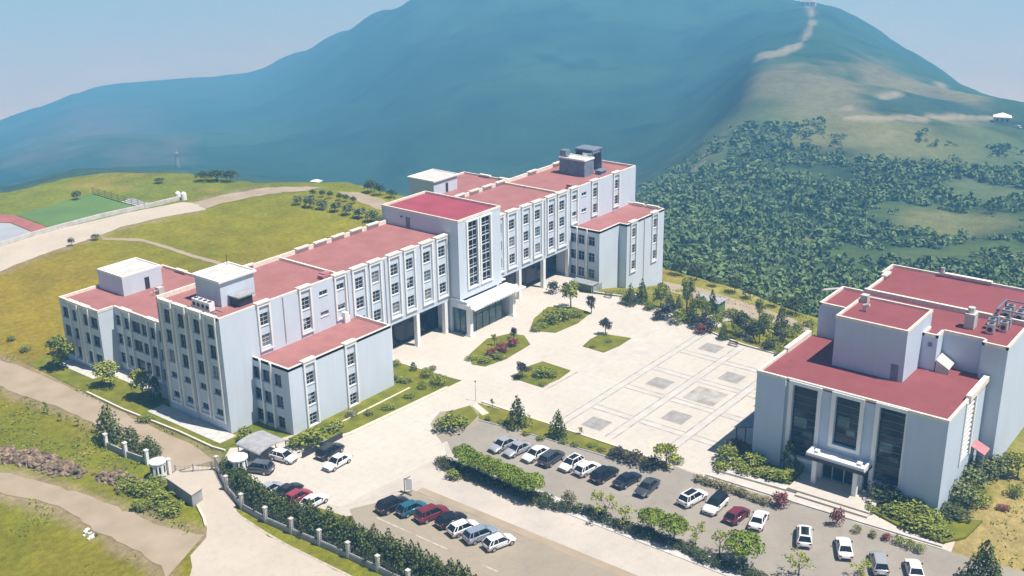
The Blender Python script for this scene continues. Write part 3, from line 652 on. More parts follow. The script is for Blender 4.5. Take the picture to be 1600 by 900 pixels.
M['glass'] = mat('dark_window_glass', (0.010, 0.015, 0.022), 0.12, spec=0.35)
M['glass2'] = mat('curtained_window_glass', (0.16, 0.17, 0.18), 0.25, spec=0.5, var=0.4, scale=1.4)
M['blind'] = mat('white_roller_blind', (0.42, 0.43, 0.43), 0.6)
slabs(M['roof'], 3.0, 0.06); slabs(M['roof_hall'], 3.0, 0.05)
M['glassteal'] = mat('teal_window_glass', (0.06, 0.13, 0.13), 0.12, spec=0.6, var=0.35, scale=0.9)
M['frame'] = mat('white_window_frame', (0.62, 0.64, 0.67), 0.5)
M['frame_shaded'] = mat('shaded_window_frame', (0.22, 0.26, 0.32), 0.5)  # darker copy of the white frame, shade of west faces in its colour
M['dark'] = mat('dark_metal', (0.03, 0.032, 0.036), 0.5, spec=0.4)
M['recess'] = mat('recess_shade_wall', (0.05, 0.055, 0.065), 0.5, var=0.15, scale=0.5)  # shadow inside the colonnade put into the back wall colour
M['grey'] = mat('grey_concrete', (0.33, 0.33, 0.34), 0.85, var=0.15, scale=0.9, bump=0.1)
M['greyl'] = mat('pale_concrete', (0.52, 0.50, 0.47), 0.85, var=0.12, scale=0.9, bump=0.1)
M['metal'] = mat('galvanised_metal', (0.55, 0.57, 0.60), 0.4, metal=0.6, var=0.2, scale=2)
M['white'] = mat('white_paint', (0.82, 0.82, 0.82), 0.5, var=0.04, scale=2)
M['tank'] = mat('slate_blue_box_paint', (0.17, 0.20, 0.26), 0.6, var=0.2, scale=1)
M['pink'] = mat('pink_roof_sheet', (0.42, 0.18, 0.19), 0.6, var=0.1, scale=1)
M['paving'] = mat('plaza_paving', (0.545, 0.50, 0.44), 0.85, col2=(0.51, 0.465, 0.41), scale=0.12, bump=0.04, coords='Object')
slabs(M['paving'], 1.5, 0.06)
M['pavesq'] = mat('grey_paving_square', (0.30, 0.285, 0.27), 0.85, var=0.15, scale=0.8)
M['paveline'] = mat('grey_paving_band', (0.50, 0.465, 0.43), 0.85, var=0.08, scale=0.4)
M['pavejoint'] = mat('dark_paving_joint', (0.36, 0.335, 0.31), 0.85, var=0.25, scale=0.6)
M['conc'] = mat('beige_concrete_road', (0.521, 0.465, 0.409), 0.9, col2=(0.446, 0.400, 0.353), scale=0.16, bump=0.05)  # pale beige concrete with patchy tone
M['asph'] = mat('dusty_tan_asphalt', (0.33, 0.28, 0.215), 0.9, col2=(0.29, 0.25, 0.195), scale=0.13, bump=0.05)
M['asph2'] = mat('worn_parking_asphalt', (0.315, 0.28, 0.235), 0.9, col2=(0.275, 0.245, 0.21), scale=0.16, bump=0.05)
M['road'] = mat('pale_asphalt_road', (0.50, 0.435, 0.36), 0.9, col2=(0.455, 0.395, 0.33), scale=0.12, bump=0.05)
slabs(M['conc'], 5.0, 0.05); slabs(M['asph'], 60.0, 0.03); slabs(M['asph2'], 60.0, 0.03); slabs(M['road'], 60.0, 0.02)
M['dirt'] = mat('brown_dirt', (0.38, 0.305, 0.225), 0.95, col2=(0.31, 0.25, 0.175), scale=0.22, bump=0.3)
M['line'] = mat('worn_white_line', (0.43, 0.375, 0.30), 0.8, var=0.25, scale=1.2)
M['kerb'] = mat('cream_kerb', (0.62, 0.56, 0.45), 0.85, var=0.1, scale=1.5)
M['grass'] = mat('lawn_grass', (0.19, 0.185, 0.018), 0.95, col2=(0.11, 0.13, 0.013), scale=0.45, bump=0.5, bscale=5, spec=0.1)
M['grass2'] = mat('dry_strip_grass', (0.221, 0.201, 0.027), 0.95, col2=(0.131, 0.139, 0.018), scale=0.4, bump=0.5, bscale=5, spec=0.1)
M['pitch'] = mat('green_sports_turf', (0.115, 0.20, 0.055), 0.9, col2=(0.095, 0.165, 0.05), scale=0.1)
M['redtrack'] = mat('red_running_track', (0.33, 0.12, 0.11), 0.85, var=0.1, scale=0.2)
M['greytrack'] = mat('grey_sports_court', (0.34, 0.36, 0.40), 0.85, var=0.06, scale=0.2)
M['rock'] = mat('dark_rubble', (0.20, 0.145, 0.10), 0.95, var=0.4, scale=1.5, bump=0.6, bscale=3, island=0.4)
M['bark'] = mat('tree_bark', (0.13, 0.10, 0.075), 0.9, var=0.3, scale=4)
def leafmat(name, c, isl=0.5, c2=None):
    m = mat(name, c, 0.7, spec=0.15, col2=c2, scale=0.7, island=isl)
    return m
M['lf_bush'] = leafmat('bush_leaves', (0.25, 0.275, 0.045), c2=(0.14, 0.175, 0.03))
M['lf_light'] = leafmat('light_green_leaves', (0.36, 0.38, 0.075), c2=(0.22, 0.25, 0.045))
M['lf_dark'] = leafmat('dark_leaves', (0.0853, 0.1008, 0.0341), c2=(0.0465, 0.0651, 0.0248))
M['lf_con'] = leafmat('conifer_needles', (0.13, 0.155, 0.04), c2=(0.065, 0.09, 0.026))
M['lf_round'] = leafmat('clipped_tree_leaves', (0.235, 0.30, 0.035), c2=(0.15, 0.205, 0.025), isl=0.4)
M['lf_red'] = leafmat('maroon_leaves', (0.2945, 0.0853, 0.0853), c2=(0.1395, 0.0465, 0.0465))
M['lf_pur'] = leafmat('dark_purple_leaves', (0.0775, 0.062, 0.062), c2=(0.0388, 0.0465, 0.031))
M['lf_pale'] = leafmat('grey_brown_leaves', (0.31, 0.2635, 0.1395), c2=(0.1705, 0.1705, 0.0775))
M['lf_grey'] = leafmat('grey_green_leaves', (0.2015, 0.2325, 0.0853), c2=(0.1085, 0.1318, 0.0543))
# ------------------------------------------------------------------ terrain mesh (one ground sheet out to the sea)
TX, TY, TZ = terrain_grid(AZ, RR)
def ground_z(x, y):
    a = math.degrees(math.atan2(y - CY, x - CX)); r = math.hypot(x - CX, y - CY)
    i = int(np.clip(np.searchsorted(AZ, a) - 1, 0, len(AZ) - 2)); j = int(np.clip(np.searchsorted(RR, r) - 1, 0, len(RR) - 2))
    u = (a - AZ[i]) / (AZ[i + 1] - AZ[i]); v = (r - RR[j]) / (RR[j + 1] - RR[j])
    return float((TZ[i, j] * (1 - u) + TZ[i + 1, j] * u) * (1 - v) + (TZ[i, j + 1] * (1 - u) + TZ[i + 1, j + 1] * u) * v)
def cover_colours(X, Y, Z):
    """land cover: meadow, dry grass, scrub, woodland, fields; albedo only"""
    A = np.degrees(np.arctan2(Y - CY, X - CX)); R = np.hypot(X - CX, Y - CY)
    ca = np.array([c[0] for c in TCOL]); Re = np.interp(A, ca, np.array([c[1] for c in TCOL]))
    def mixc(c, c2, t): return c * (1 - t[..., None]) + np.array(c2) * t[..., None]
    def st(v, a, b):
        t = np.clip((v - a) / (b - a), 0, 1); return t * t * (3 - 2 * t)
    n1 = fbm(X / 30, Y / 30, 5); n2 = fbm(X / 9 + 4, Y / 9, 4); n3 = fbm(X / 2.6, Y / 2.6 + 7, 3)
    C = np.zeros(X.shape + (3,)) + np.array((0.172, 0.168, 0.012))
    C = mixc(C, (0.260, 0.194, 0.021), st(n1 + 0.5 * n2, -0.05, 0.35) * 0.75)             # dry mustard
    C = mixc(C, (0.087, 0.119, 0.011), st(-n1 + 0.6 * n2, 0.05, 0.5) * 0.7)               # greener
    west = st(-X, 8, 14); C = mixc(C, (0.15, 0.16, 0.014), west * (0.55 + 0.4 * n2.clip(-1, 1)).clip(0, 1))
    C = mixc(C, (0.234, 0.190, 0.050), st(n2 + n3, 0.45, 0.8) * west * 0.6)                  # bare earth scars
    fld = st(Y, 45, 75) * st(X, -5, 15) * (1 - st(Y, 105, 125)); C = mixc(C, (0.19, 0.185, 0.009), fld * 0.7)
    fld2 = st(Y, 30, 50) * (1 - st(X, 25, 50)) * (1 - st(Y, 100, 115)); C = mixc(C, (0.255, 0.18, 0.016), fld2 * 0.75)
    farg = st(R, 285, 300) * st(A, 44, 50); C = mixc(C, (0.144, 0.174, 0.026), farg * 0.8)
    C = mixc(C, (0.250, 0.190, 0.041), farg * st(n1 + n2 * 0.5, 0.0, 0.3) * 0.7)
    yard = st(-Y, 90, 97) * st(X, 20, 30); C = mixc(C, (0.33, 0.25, 0.105), yard * (0.85 - 0.5 * st(n2, 0, 0.5)))
    ter = st(X, 84, 90) * st(-Y, 5, 12) * (1 - st(-Y, 62, 75)); C = mixc(C, (0.212, 0.198, 0.032), ter * 0.8)
    C = mixc(C, (0.363, 0.317, 0.106), ter * st(n2 + n3 * 0.4, 0.1, 0.4) * 0.6)
    def near(pl):
        d = np.full(X.shape, 1e9)
        for a_, b_ in zip(pl, pl[1:]):
            ax, ay = a_[:2]; bx, by = b_[:2]; l2 = (bx - ax) ** 2 + (by - ay) ** 2
            t_ = (((X - ax) * (bx - ax) + (Y - ay) * (by - ay)) / l2).clip(0, 1); d = np.minimum(d, np.hypot(X - ax - t_ * (bx - ax), Y - ay - t_ * (by - ay)))
        return d
    e_ = np.minimum.reduce([near(q) for q in (TRACK_L, TRACK_R, DIRT_U, DIRT_D, CROAD[7:14], DROAD[:3])])
    C = mixc(C, (0.27, 0.205, 0.13), (1 - st(e_ + n2 * 2.2, 0.4, 2.4)) * 0.8)               # worn verges
    # beyond the rim: scrub and woodland
    k = st(R, Re + 2, Re + 14)
    W_ = np.zeros_like(C) + np.array((0.036, 0.066, 0.026))
    W_ = mixc(W_, (0.066, 0.102, 0.034), st(n2 + n1, 0.0, 0.5) * 0.8)
    W_ = mixc(W_, (0.022, 0.044, 0.022), st(fbm(X / 55 + 3, Y / 55, 4), 0.0, 0.4) * 0.8)
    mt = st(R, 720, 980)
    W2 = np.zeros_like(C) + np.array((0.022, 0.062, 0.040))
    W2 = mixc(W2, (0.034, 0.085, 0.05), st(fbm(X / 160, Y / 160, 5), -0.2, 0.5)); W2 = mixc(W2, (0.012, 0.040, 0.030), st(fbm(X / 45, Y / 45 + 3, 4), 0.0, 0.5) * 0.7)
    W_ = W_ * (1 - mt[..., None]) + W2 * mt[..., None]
    C = C * (1 - k[..., None]) + W_ * k[..., None]
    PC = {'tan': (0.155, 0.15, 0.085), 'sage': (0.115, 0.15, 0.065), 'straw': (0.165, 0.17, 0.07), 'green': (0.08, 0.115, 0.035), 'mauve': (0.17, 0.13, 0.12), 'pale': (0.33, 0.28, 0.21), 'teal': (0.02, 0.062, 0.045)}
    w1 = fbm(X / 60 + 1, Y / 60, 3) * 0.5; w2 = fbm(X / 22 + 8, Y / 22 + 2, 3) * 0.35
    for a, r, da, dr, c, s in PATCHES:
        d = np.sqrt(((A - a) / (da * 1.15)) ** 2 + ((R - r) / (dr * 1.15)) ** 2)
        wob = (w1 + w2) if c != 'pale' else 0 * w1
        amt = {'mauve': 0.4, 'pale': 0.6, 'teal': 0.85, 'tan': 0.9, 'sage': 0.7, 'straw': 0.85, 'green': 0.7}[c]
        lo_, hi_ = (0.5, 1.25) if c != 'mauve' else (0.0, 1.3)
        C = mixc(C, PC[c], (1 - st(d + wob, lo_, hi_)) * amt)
    return C.clip(0, 1)
def grid_mesh(name, X, Y, Z, C, m):
    na, nr = X.shape
    v = np.stack([X, Y, Z], -1).reshape(-1, 3)
    ii, jj = np.meshgrid(np.arange(na - 1), np.arange(nr - 1), indexing='ij')
    a = (ii * nr + jj).ravel(); q = np.stack([a, a + nr, a + nr + 1, a + 1], 1)[:, ::-1]
    me = bpy.data.meshes.new(name); me.vertices.add(len(v)); me.vertices.foreach_set('co', v.ravel())
    me.loops.add(q.size); me.loops.foreach_set('vertex_index', q.ravel().astype(np.int32))
    me.polygons.add(len(q)); me.polygons.foreach_set('loop_start', np.arange(0, q.size, 4, dtype=np.int32))
    me.polygons.foreach_set('loop_total', np.full(len(q), 4, dtype=np.int32))
    me.update(calc_edges=True); me.polygons.foreach_set('use_smooth', np.ones(len(q), bool))
    at = me.color_attributes.new('cover', 'FLOAT_COLOR', 'POINT')
    at.data.foreach_set('color', np.concatenate([C.reshape(-1, 3), np.ones((len(v), 1))], 1).ravel())
    me.materials.append(m); o = bpy.data.objects.new(name, me); COL.objects.link(o); return o
gm = bpy.data.materials.new('land_cover'); gm.use_nodes = True; _n = gm.node_tree; _b = _n.nodes['Principled BSDF']
_b.inputs['Roughness'].default_value = 0.95; _b.inputs['Specular IOR Level'].default_value = 0.08
_a = _n.nodes.new('ShaderNodeVertexColor'); _a.layer_name = 'cover'
_tc = _n.nodes.new('ShaderNodeTexCoord'); prev = _a.outputs[0]
for sc_, lo_, hi_ in ((0.9, 0.80, 1.20), (0.16, 0.84, 1.16), (5.0, 0.82, 1.18), (0.022, 0.86, 1.14)):
    t = _n.nodes.new('ShaderNodeTexNoise'); t.inputs['Scale'].default_value = sc_; t.inputs['Detail'].default_value = 4
    _n.links.new(_tc.outputs['Object'], t.inputs['Vector'])
    r_ = _n.nodes.new('ShaderNodeMapRange'); r_.inputs['From Min'].default_value = 0.3; r_.inputs['From Max'].default_value = 0.7
    r_.inputs['To Min'].default_value = lo_; r_.inputs['To Max'].default_value = hi_; _n.links.new(t.outputs['Fac'], r_.inputs['Value'])
    s_ = _n.nodes.new('ShaderNodeVectorMath'); s_.operation = 'SCALE'; _n.links.new(prev, s_.inputs[0]); _n.links.new(r_.outputs[0], s_.inputs['Scale']); prev = s_.outputs[0]
_n.links.new(prev, _b.inputs['Base Color'])
_t = _n.nodes.new('ShaderNodeTexNoise'); _t.inputs['Scale'].default_value = 1.6; _t.inputs['Detail'].default_value = 6; _n.links.new(_tc.outputs['Object'], _t.inputs['Vector'])
_p = _n.nodes.new('ShaderNodeBump'); _p.inputs['Strength'].default_value = 0.8; _p.inputs['Distance'].default_value = 0.35
_n.links.new(_t.outputs['Fac'], _p.inputs['Height']); _n.links.new(_p.outputs[0], _b.inputs['Normal'])
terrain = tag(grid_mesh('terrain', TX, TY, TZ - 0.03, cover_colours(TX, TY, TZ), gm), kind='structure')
sea_m = mat('hazy_sea_water', (0.80, 0.62, 0.66), 0.8, spec=0.3, var=0.1, scale=0.002)
sb = MB(); sb.poly([(-45000, -45000, -930), (45000, -45000, -930), (45000, 45000, -930), (-45000, 45000, -930)])
tag(sb.build('sea', sea_m), kind='structure')
# haze: one closed box of even density round everything
hz = bpy.data.materials.new('haze_air'); hz.use_nodes = True; hn = hz.node_tree
for n_ in list(hn.nodes):
    if n_.type != 'OUTPUT_MATERIAL': hn.nodes.remove(n_)
pv = hn.nodes.new('ShaderNodeVolumePrincipled'); pv.inputs['Density'].default_value = HAZE_D
pv.inputs['Color'].default_value = (*HAZE_C, 1); pv.inputs['Absorption Color'].default_value = (0.45, 0.45, 0.45, 1); pv.inputs['Anisotropy'].default_value = 0.0
hn.links.new(pv.outputs[0], [n_ for n_ in hn.nodes if n_.type == 'OUTPUT_MATERIAL'][0].inputs['Volume'])
hb = MB(); hb.box(-44000, 44000, -44000, 44000, float(TZ.min()) - 1.5, 95)
tag(hb.build('haze', hz), kind='stuff')
# ------------------------------------------------------------------ ground sheets
def wavy(pts, amp=0.25, step=2.0, seed=0):
    r = random.Random(seed); out = []
    n = len(pts)
    for i in range(n):
        a = Vector(pts[i][:2]); b = Vector(pts[(i + 1) % n][:2]); k = max(1, int((b - a).length / step))
        for j in range(k):
            p = a + (b - a) * j / k
            out.append((p.x + r.uniform(-amp, amp), p.y + r.uniform(-amp, amp)))
    return out
def sheet(name, pts, z, m, amp=0.0, step=2.0, follow=False):
    mb = MB(); P = wavy(pts, amp, step, len(pts)) if amp else [p[:2] for p in pts]
    from mathutils.geometry import tessellate_polygon
    V3 = [Vector((p[0], p[1], 0)) for p in P]
    for t in tessellate_polygon([V3]):
        mb.poly([(P[i][0], P[i][1], z + (ground_z(*P[i]) if follow else 0)) for i in t])
    return tag(mb.build(name, m), kind='structure')
def strip_lr(name, L, Rr, z, m, amp=0.3):
    """ribbon between two edge polylines"""
    def res(pl, n=28):
        P = [Vector(p[:2]) for p in pl]; d = [0]
        for a, b in zip(P, P[1:]): d.append(d[-1] + (b - a).length)
        o_ = []
        for i in range(n + 1):
            t = d[-1] * i / n; k = max(j for j in range(len(d)) if d[j] <= t + 1e-6); k = min(k, len(P) - 2)
            o_.append(P[k] + (P[k + 1] - P[k]) * ((t - d[k]) / (d[k + 1] - d[k])))
        return o_
    A_, B_ = res(L), res(Rr); mb = MB(); rr_ = random.Random(3)
    A_ = [p + Vector((rr_.uniform(-amp, amp), rr_.uniform(-amp, amp))) for p in A_]; B_ = [p + Vector((rr_.uniform(-amp, amp), rr_.uniform(-amp, amp))) for p in B_]
    for i in range(len(A_) - 1):
        mb.poly([(*A_[i], z), (*A_[i + 1], z), (*B_[i + 1], z), (*B_[i], z)])
    return tag(mb.build(name, m), kind='structure')
# campus forecourt and plaza paving
sheet('forecourt', [(-8, -8), (0, -6), (20, -12), (34, -15), (31, -62), (31, -100), (2, -100), (2, -36), (-6, -30.5), (-7.5, -20)], 0.018, M['conc'])
sheet('plaza', [(33.8, 3.2), (33.9, -4.5), (34.6, -15.2), (10.6, -14.5), (4.2, -10.2), (-3.0, -3.4), (-8.0, -7.0), (-6.5, -20), (-4.8, -28.5), (14.2, -30.0), (20.2, -23.5), (23.2, -20.9), (28.2, -22.2), (30.6, -23.4), (30.6, -57.6), (30.6, -62.2),
    (32.0, -95.0), (39.5, -94.0), (41, -66), (70, -64), (74.2, -60), (74.4, -52), (74.7, -45), (77.3, -35.6), (80.3, -27), (83.0, -16), (80.2, -7.0), (87.6, -3.0), (87.6, 3.2)], 0.03, M['paving'])
for j, y in enumerate((-29.4, -37.4, -45.8, -54.7)):
    mb = MB(); x0, x1 = (49 if j == 0 else 32.2), (80, 76.5, 74.3, 74.0)[j]
    mb.box(x0, x1, y - .55, y + .55, 0.034, 0.042); tag(mb.build('paving_band', M['paveline']), kind='structure')
    mb = MB(); mb.box(x0, x1, y - .78, y - .56, 0.034, 0.046); mb.box(x0, x1, y + .56, y + .78, 0.034, 0.046)
    if j: tag(mb.build('paving_joint', M['pavejoint']), kind='structure')
for j, x in enumerate((39.6, 48.8, 57.5, 66.4)):
    mb = MB(); y1 = -29.4 if x > 45 else -37
    for a, b in ((y1, -36.9), (-37.9, -45.3), (-46.3, -54.2), (-55.3, -61.0)):
        if a - b > 1: mb.box(x - .55, x + .55, b, a, 0.034, 0.040)
    tag(mb.build('paving_band', M['paveline']), kind='structure')
    mb = MB()
    for a, b in ((-38.3, -45.0), (-46.6, -53.9), (-55.5, -61.0)):
        mb.box(x - .78, x - .58, b, a, 0.034, 0.044); mb.box(x + .58, x + .78, b, a, 0.034, 0.044)
    if j < 4: tag(mb.build('paving_joint', M['pavejoint']), kind='structure')
for (x, y, s, m) in [(70.6, -41.7, 1.7, 'pavesq'), (61.6, -50.4, 1.75, 'pavesq'), (52.9, -42.0, 1.75, 'pavesq'), (43.8, -50.4, 1.8, 'pavesq'), (34.9, -41.8, 1.7, 'pavesq'), (52.9, -50.3, 2.7, 'pavejoint'), (62, -33.3, 2.4, 'paveline'), (44.8, -32.6, 2.0, 'paveline')]:
    sheet('paving_square', [(x - s, y - s), (x + s, y - s), (x + s, y + s), (x - s, y + s)], 0.045, M[m])
sheet('concrete_road', [(-4.9, -28.3), (14.2, -29.8), (14.4, -80), (14.6, -140), (4.4, -140), (4.0, -32.4)], 0.045, M['conc'])
sheet('lower_parking', [(-4.5, -29.6), (-1.5, -31.2), (3.9, -32.6), (4.3, -80), (4.3, -140), (-10.2, -140), (-9.6, -60), (-8.6, -45), (-7.2, -34)], 0.055, M['asph'], 0.15)
mb = MB(); mb.box(4.0, 5.3, -139, -33.5, 0.056, 0.062); tag(mb.build('drain_strip', M['dirt']), kind='structure')
for (a, b) in ((-33.9, -40.2), (-40.8, -46.0), (-51.5, -54.0), (-57, -60), (-66, -70)):
    mb = MB(); mb.box(-4.0, -3.75, b, a, 0.062, 0.066); tag(mb.build('parking_line', M['line']), kind='structure')
mb = MB(); mb.box(11.4, 14.0, -139, -32, 0.05, 0.13); tag(mb.build('median', M['greyl']), kind='structure')
sheet('upper_parking', [(14.1, -31.5), (17.5, -27), (19.2, -24.0), (21.4, -26.6), (25.0, -27.4), (26.0, -33), (27.2, -45), (28.6, -57), (30.4, -58.0), (30.2, -62), (31.3, -80), (31.9, -95.2), (33.0, -104), (26, -140), (14.1, -140)], 0.055, M['asph2'], 0.12)
sheet('island_verge', [(16.6, -27.4), (19.8, -21.6), (24.0, -20.2), (26, -22.4), (30.4, -23.4), (28, -27), (25.2, -28.2), (21.6, -27.4)], 0.064, M['asph'], 0.2)
sheet('gate_road', [(-9.4, -3.6), (-7.6, -7.0), (-10.6, -12.6), (-13.8, -18.4), (-15.0, -26), (-15.2, -40), (-15.0, -140), (-34, -140), (-31, -40), (-26.8, -26.0), (-23.6, -21.8), (-20.2, -20.2), (-18.4, -18.2), (-16.0, -12.6), (-13.4, -7.0), (-12.6, -3.4)], 0.05, M['road'], 0.18)
strip_lr('dirt_track', TRACK_L, TRACK_R, 0.025, M['dirt'])
strip_lr('dirt_road', DIRT_U, DIRT_D, 0.03, M['dirt'], 0.35)
mb = MB()
EL = [(-14.2, -20.0), (-14.8, -25), (-15.05, -30), (-15.0, -38), (-14.9, -50), (-14.9, -90)]
for a, b in zip(EL, EL[1:]): mb.prism([(a[0] - .17, a[1]), (a[0] + .17, a[1]), (b[0] + .17, b[1]), (b[0] - .17, b[1])], 0.052, 0.068)
tag(mb.build('road_edge_line', M['line']), kind='structure')
# lawns and beds with kerbs
def kerbed(name, pts, m, h=0.12, amp=0.0):
    mb = MB(); mb.prism(wavy(pts, amp, 1.6, 5) if amp else pts, 0.0, h); tag(mb.build(name, m), kind='structure')
def kerb(pts, w=0.35, h=0.2, name='kerb', m='kerb'):
    mb = MB()
    for a, b in zip(pts, pts[1:]):
        a = Vector(a); b = Vector(b); d = (b - a).normalized(); n = Vector((-d.y, d.x)) * w / 2
        mb.prism([a - n, b - n, b + n, a + n], 0.01, h)
    return tag(mb.build(name, M[m]), kind='structure')
kerbed('lawn', [(2.0, -10.4), (4.0, -8.2), (26.6, -7.2), (26.7, -2.2), (32.6, -2.3), (34.6, -15.4), (31.2, -15.2), (10.6, -14.2)], M['grass'])
kerb([(9.0, -13.9), (10.6, -14.35), (31.2, -15.4)], 0.6, 0.22)
kerbed('lawn', [(26.8, -1.8), (32.4, -1.9), (31.5, -0.9), (27, -0.6)], M['grass'])
mb = MB(); mb.box(8.5, 27.5, -10.7, -10.35, 0.124, 0.14); tag(mb.build('garden_path', M['kerb']), kind='structure')
kerbed('lawn', [(-4.9, 31), (-5.1, 20.6), (-4.7, 13.4), (-4.4, 6.7), (-4.4, -2.4), (-0.4, -3.4), (1.0, -0.3), (-.05, 0), (-.05, 16), (4, 16), (4, 34), (1, 34), (1, 50), (-4.2, 50)], M['grass'], 0.05)
mb = MB(); mb.box(-3.1, -0.1, -1.2, 16.6, 0.052, 0.13)
for i in range(18): mb.box(-3.2, -0.12, -1.1 + i, -1.0 + i, 0.132, 0.15)
tag(mb.build('tiled_walkway', M['greyl']), kind='structure')
mb = MB(); mb.box(1.5, 4.2, 16.7, 34.2, 0.052, 0.11); mb.box(-1.2, 1.25, 34.5, 45, 0.052, 0.11); tag(mb.build('walkway', M['greyl']), kind='structure')
kerb(KERBWALL, 0.3, 0.3, 'kerb', 'kerb')
kerbed('flower_bed', [(40.6, -12.6), (43.5, -9.6), (50.8, -7.6), (55.0, -9.4), (55.9, -12.0), (53.3, -15.4), (45.8, -15.9), (41.2, -15.0)], M['grass'])
kerbed('flower_bed', [(58.4, -11.4), (63.5, -8.5), (69.9, -7.0), (72.8, -11), (72.2, -15.4), (66.5, -16.4), (60.3, -15.8)], M['grass'])
kerbed('flower_bed', [(40.3, -21.6), (44.5, -20.6), (48.6, -21.6), (48.3, -27.6), (44.5, -28.0), (40.2, -27.4)], M['grass'])
kerb([(40.0, -28.6), (48.6, -28.8)], 0.3, 0.05, m='pavejoint')
kerbed('flower_bed', [(58.0, -23.3), (61.5, -22.6), (64.8, -22.8), (66.1, -28.2), (62, -28.4), (57.9, -27.8)], M['grass'])
kerbed('grass_strip', [(29.6, -23.0), (30.3, -30.4), (30.2, -44.5), (30.4, -57.4), (29.0, -57.2), (27.6, -49.3), (26.3, -32.9), (25.4, -26.8)], M['grass2'])
kerb([(30.45, -23.2), (30.55, -57.4)], 0.4, 0.2)
kerb([(25.2, -26.8), (26.0, -32.9), (27.2, -49.3), (28.7, -57.4)], 0.25, 0.16, m='grey')
kerbed('traffic_island', [(21.3, -22.7), (24.4, -21.2), (28.2, -22.6), (26.4, -25.8), (23.6, -26.6), (21.4, -25.4)], M['grass2'])
mb = MB(); mb.prism([(28.2, -23.1), (29.5, -22.9), (27.9, -26.7), (26.7, -26.4)], 0.05, 0.15); tag(mb.build('stone_slab', M['kerb']), kind='structure')
kerbed('hall_bed', [(38.7, -63.0), (42, -62.6), (42, -65.2), (38.4, -66), (38.4, -73.0), (35.2, -72.8), (34.6, -70.0), (35.2, -64.0)], M['grass'], 0.35)
kerbed('hall_bed', [(38.5, -84.2), (38.5, -91.3), (41, -96.0), (36.0, -95.5), (33.0, -93.6), (33.6, -88.0), (34.9, -84.2)], M['grass'], 0.3)
kerb([(31.0, -62.4), (31.6, -78), (32.5, -93.8)], 0.5, 0.22, m='greyl')
mb = MB(); mb.prism([(33.6, -73.1), (38.6, -73.1), (38.6, -84.1), (33.9, -84.1)], 0.04, 0.55); mb.prism([(32.9, -74.5), (33.6, -74.5), (33.9, -84.1), (33.2, -84.1)], 0.04, 0.3)
tag(mb.build('entrance_platform', M['paving']), kind='structure')
mb = MB()
mb.prism([(32.6, -62.6), (33.4, -62.6), (34.4, -72.9), (33.4, -73.0)], 0.04, 0.3); tag(mb.build('ramp', M['greyl']), kind='structure')
strip_lr('garden_path', [p[:2] for p in EPATH[:6]], [p[:2] for p in EPATH[:5:-1]], 0.0, M['dirt'], 0.0)
for o_ in [COL.objects[-1]]:
    for v in o_.data.vertices: v.co.z = ground_z(v.co.x, v.co.y) + 0.06
# plaza rim wall to the right
RIM = [(81.6, -7.6), (83.4, -16), (80.7, -27), (77.7, -35.6), (75.2, -45), (74.7, -52), (74.5, -60)]
mb = MB()
for a, b in zip(RIM, RIM[1:]):
    a = Vector(a); b = Vector(b); d = (b - a).normalized(); n = Vector((-d.y, d.x)) * .2
    mb.prism([a - n, b - n, b + n, a + n], -2.5, 0.18)
tag(mb.build('rim_wall', M['greyl']), 'low pale kerb wall along the far edge of the plaza before the planting band', 'wall')
# far left sports ground and roads
sheet('concrete_road', CROAD, 0.03, M['road'], 0.3)
sheet('dirt_road', DROAD, 0.045, M['dirt'], 0.5)
sheet('dirt_road', DROAD2, 0.03, M['dirt'], 0.5)
sheet('sports_pitch', PITCH, 0.05, M['pitch'])
sheet('running_track', REDT, 0.045, M['redtrack'])
sheet('sports_court', GREYT, 0.035, M['greytrack'])
sheet('concrete_apron', APRON, 0.025, M['grey'], 0.3)
_pl = [Vector(p) for p in PATHF]
strip_lr('foot_path', [(p.x + .7, p.y + .6) for p in _pl], [(p.x - .7, p.y - .6) for p in _pl], 0.03, M['dirt'], 0.15)
mb = MB()
for a, b in zip(CWALL, CWALL[1:]):
    a = Vector(a); b = Vector(b); d = (b - a).normalized(); n = Vector((-d.y, d.x)) * .22
    mb.prism([a - n, b - n, b + n, a + n], 0, 1.1)
tag(mb.build('concrete_wall', M['greyl']), 'long low pale concrete wall between the far sports pitch and the concrete road', 'wall')
# ------------------------------------------------------------------ building helpers
def wall(mb, axis, c, u0, u1, z0, z1, holes, out, depth=0.22, mi=0, ri=0):
    """flat wall in the plane axis=c with rectangular openings and their reveals"""
    hs = [(max(a, u0), min(b, u1), max(e, z0), min(f, z1)) for a, b, e, f in holes if b > u0 and a < u1 and f > z0 and e < z1]
    us = sorted({round(v, 4) for v in [u0, u1] + [h[0] for h in hs] + [h[1] for h in hs]})
    zs = sorted({round(v, 4) for v in [z0, z1] + [h[2] for h in hs] + [h[3] for h in hs]})
    P = (lambda u, z, d=0: (u, c - out * d, z)) if axis == 'y' else (lambda u, z, d=0: (c - out * d, u, z))
    for a, b in zip(us, us[1:]):
        for e, f in zip(zs, zs[1:]):
            m_ = ((a + b) / 2, (e + f) / 2)
            if any(h[0] < m_[0] < h[1] and h[2] < m_[1] < h[3] for h in hs): continue
            mb.poly([P(a, e), P(b, e), P(b, f), P(a, f)], mi)
    for a, b, e, f in hs:
        mb.poly([P(a, e), P(b, e), P(b, e, depth), P(a, e, depth)], ri); mb.poly([P(a, f), P(b, f), P(b, f, depth), P(a, f, depth)], ri)
        mb.poly([P(a, e), P(a, f), P(a, f, depth), P(a, e, depth)], ri); mb.poly([P(b, e), P(b, f), P(b, f, depth), P(b, e, depth)], ri)
_wc = {}
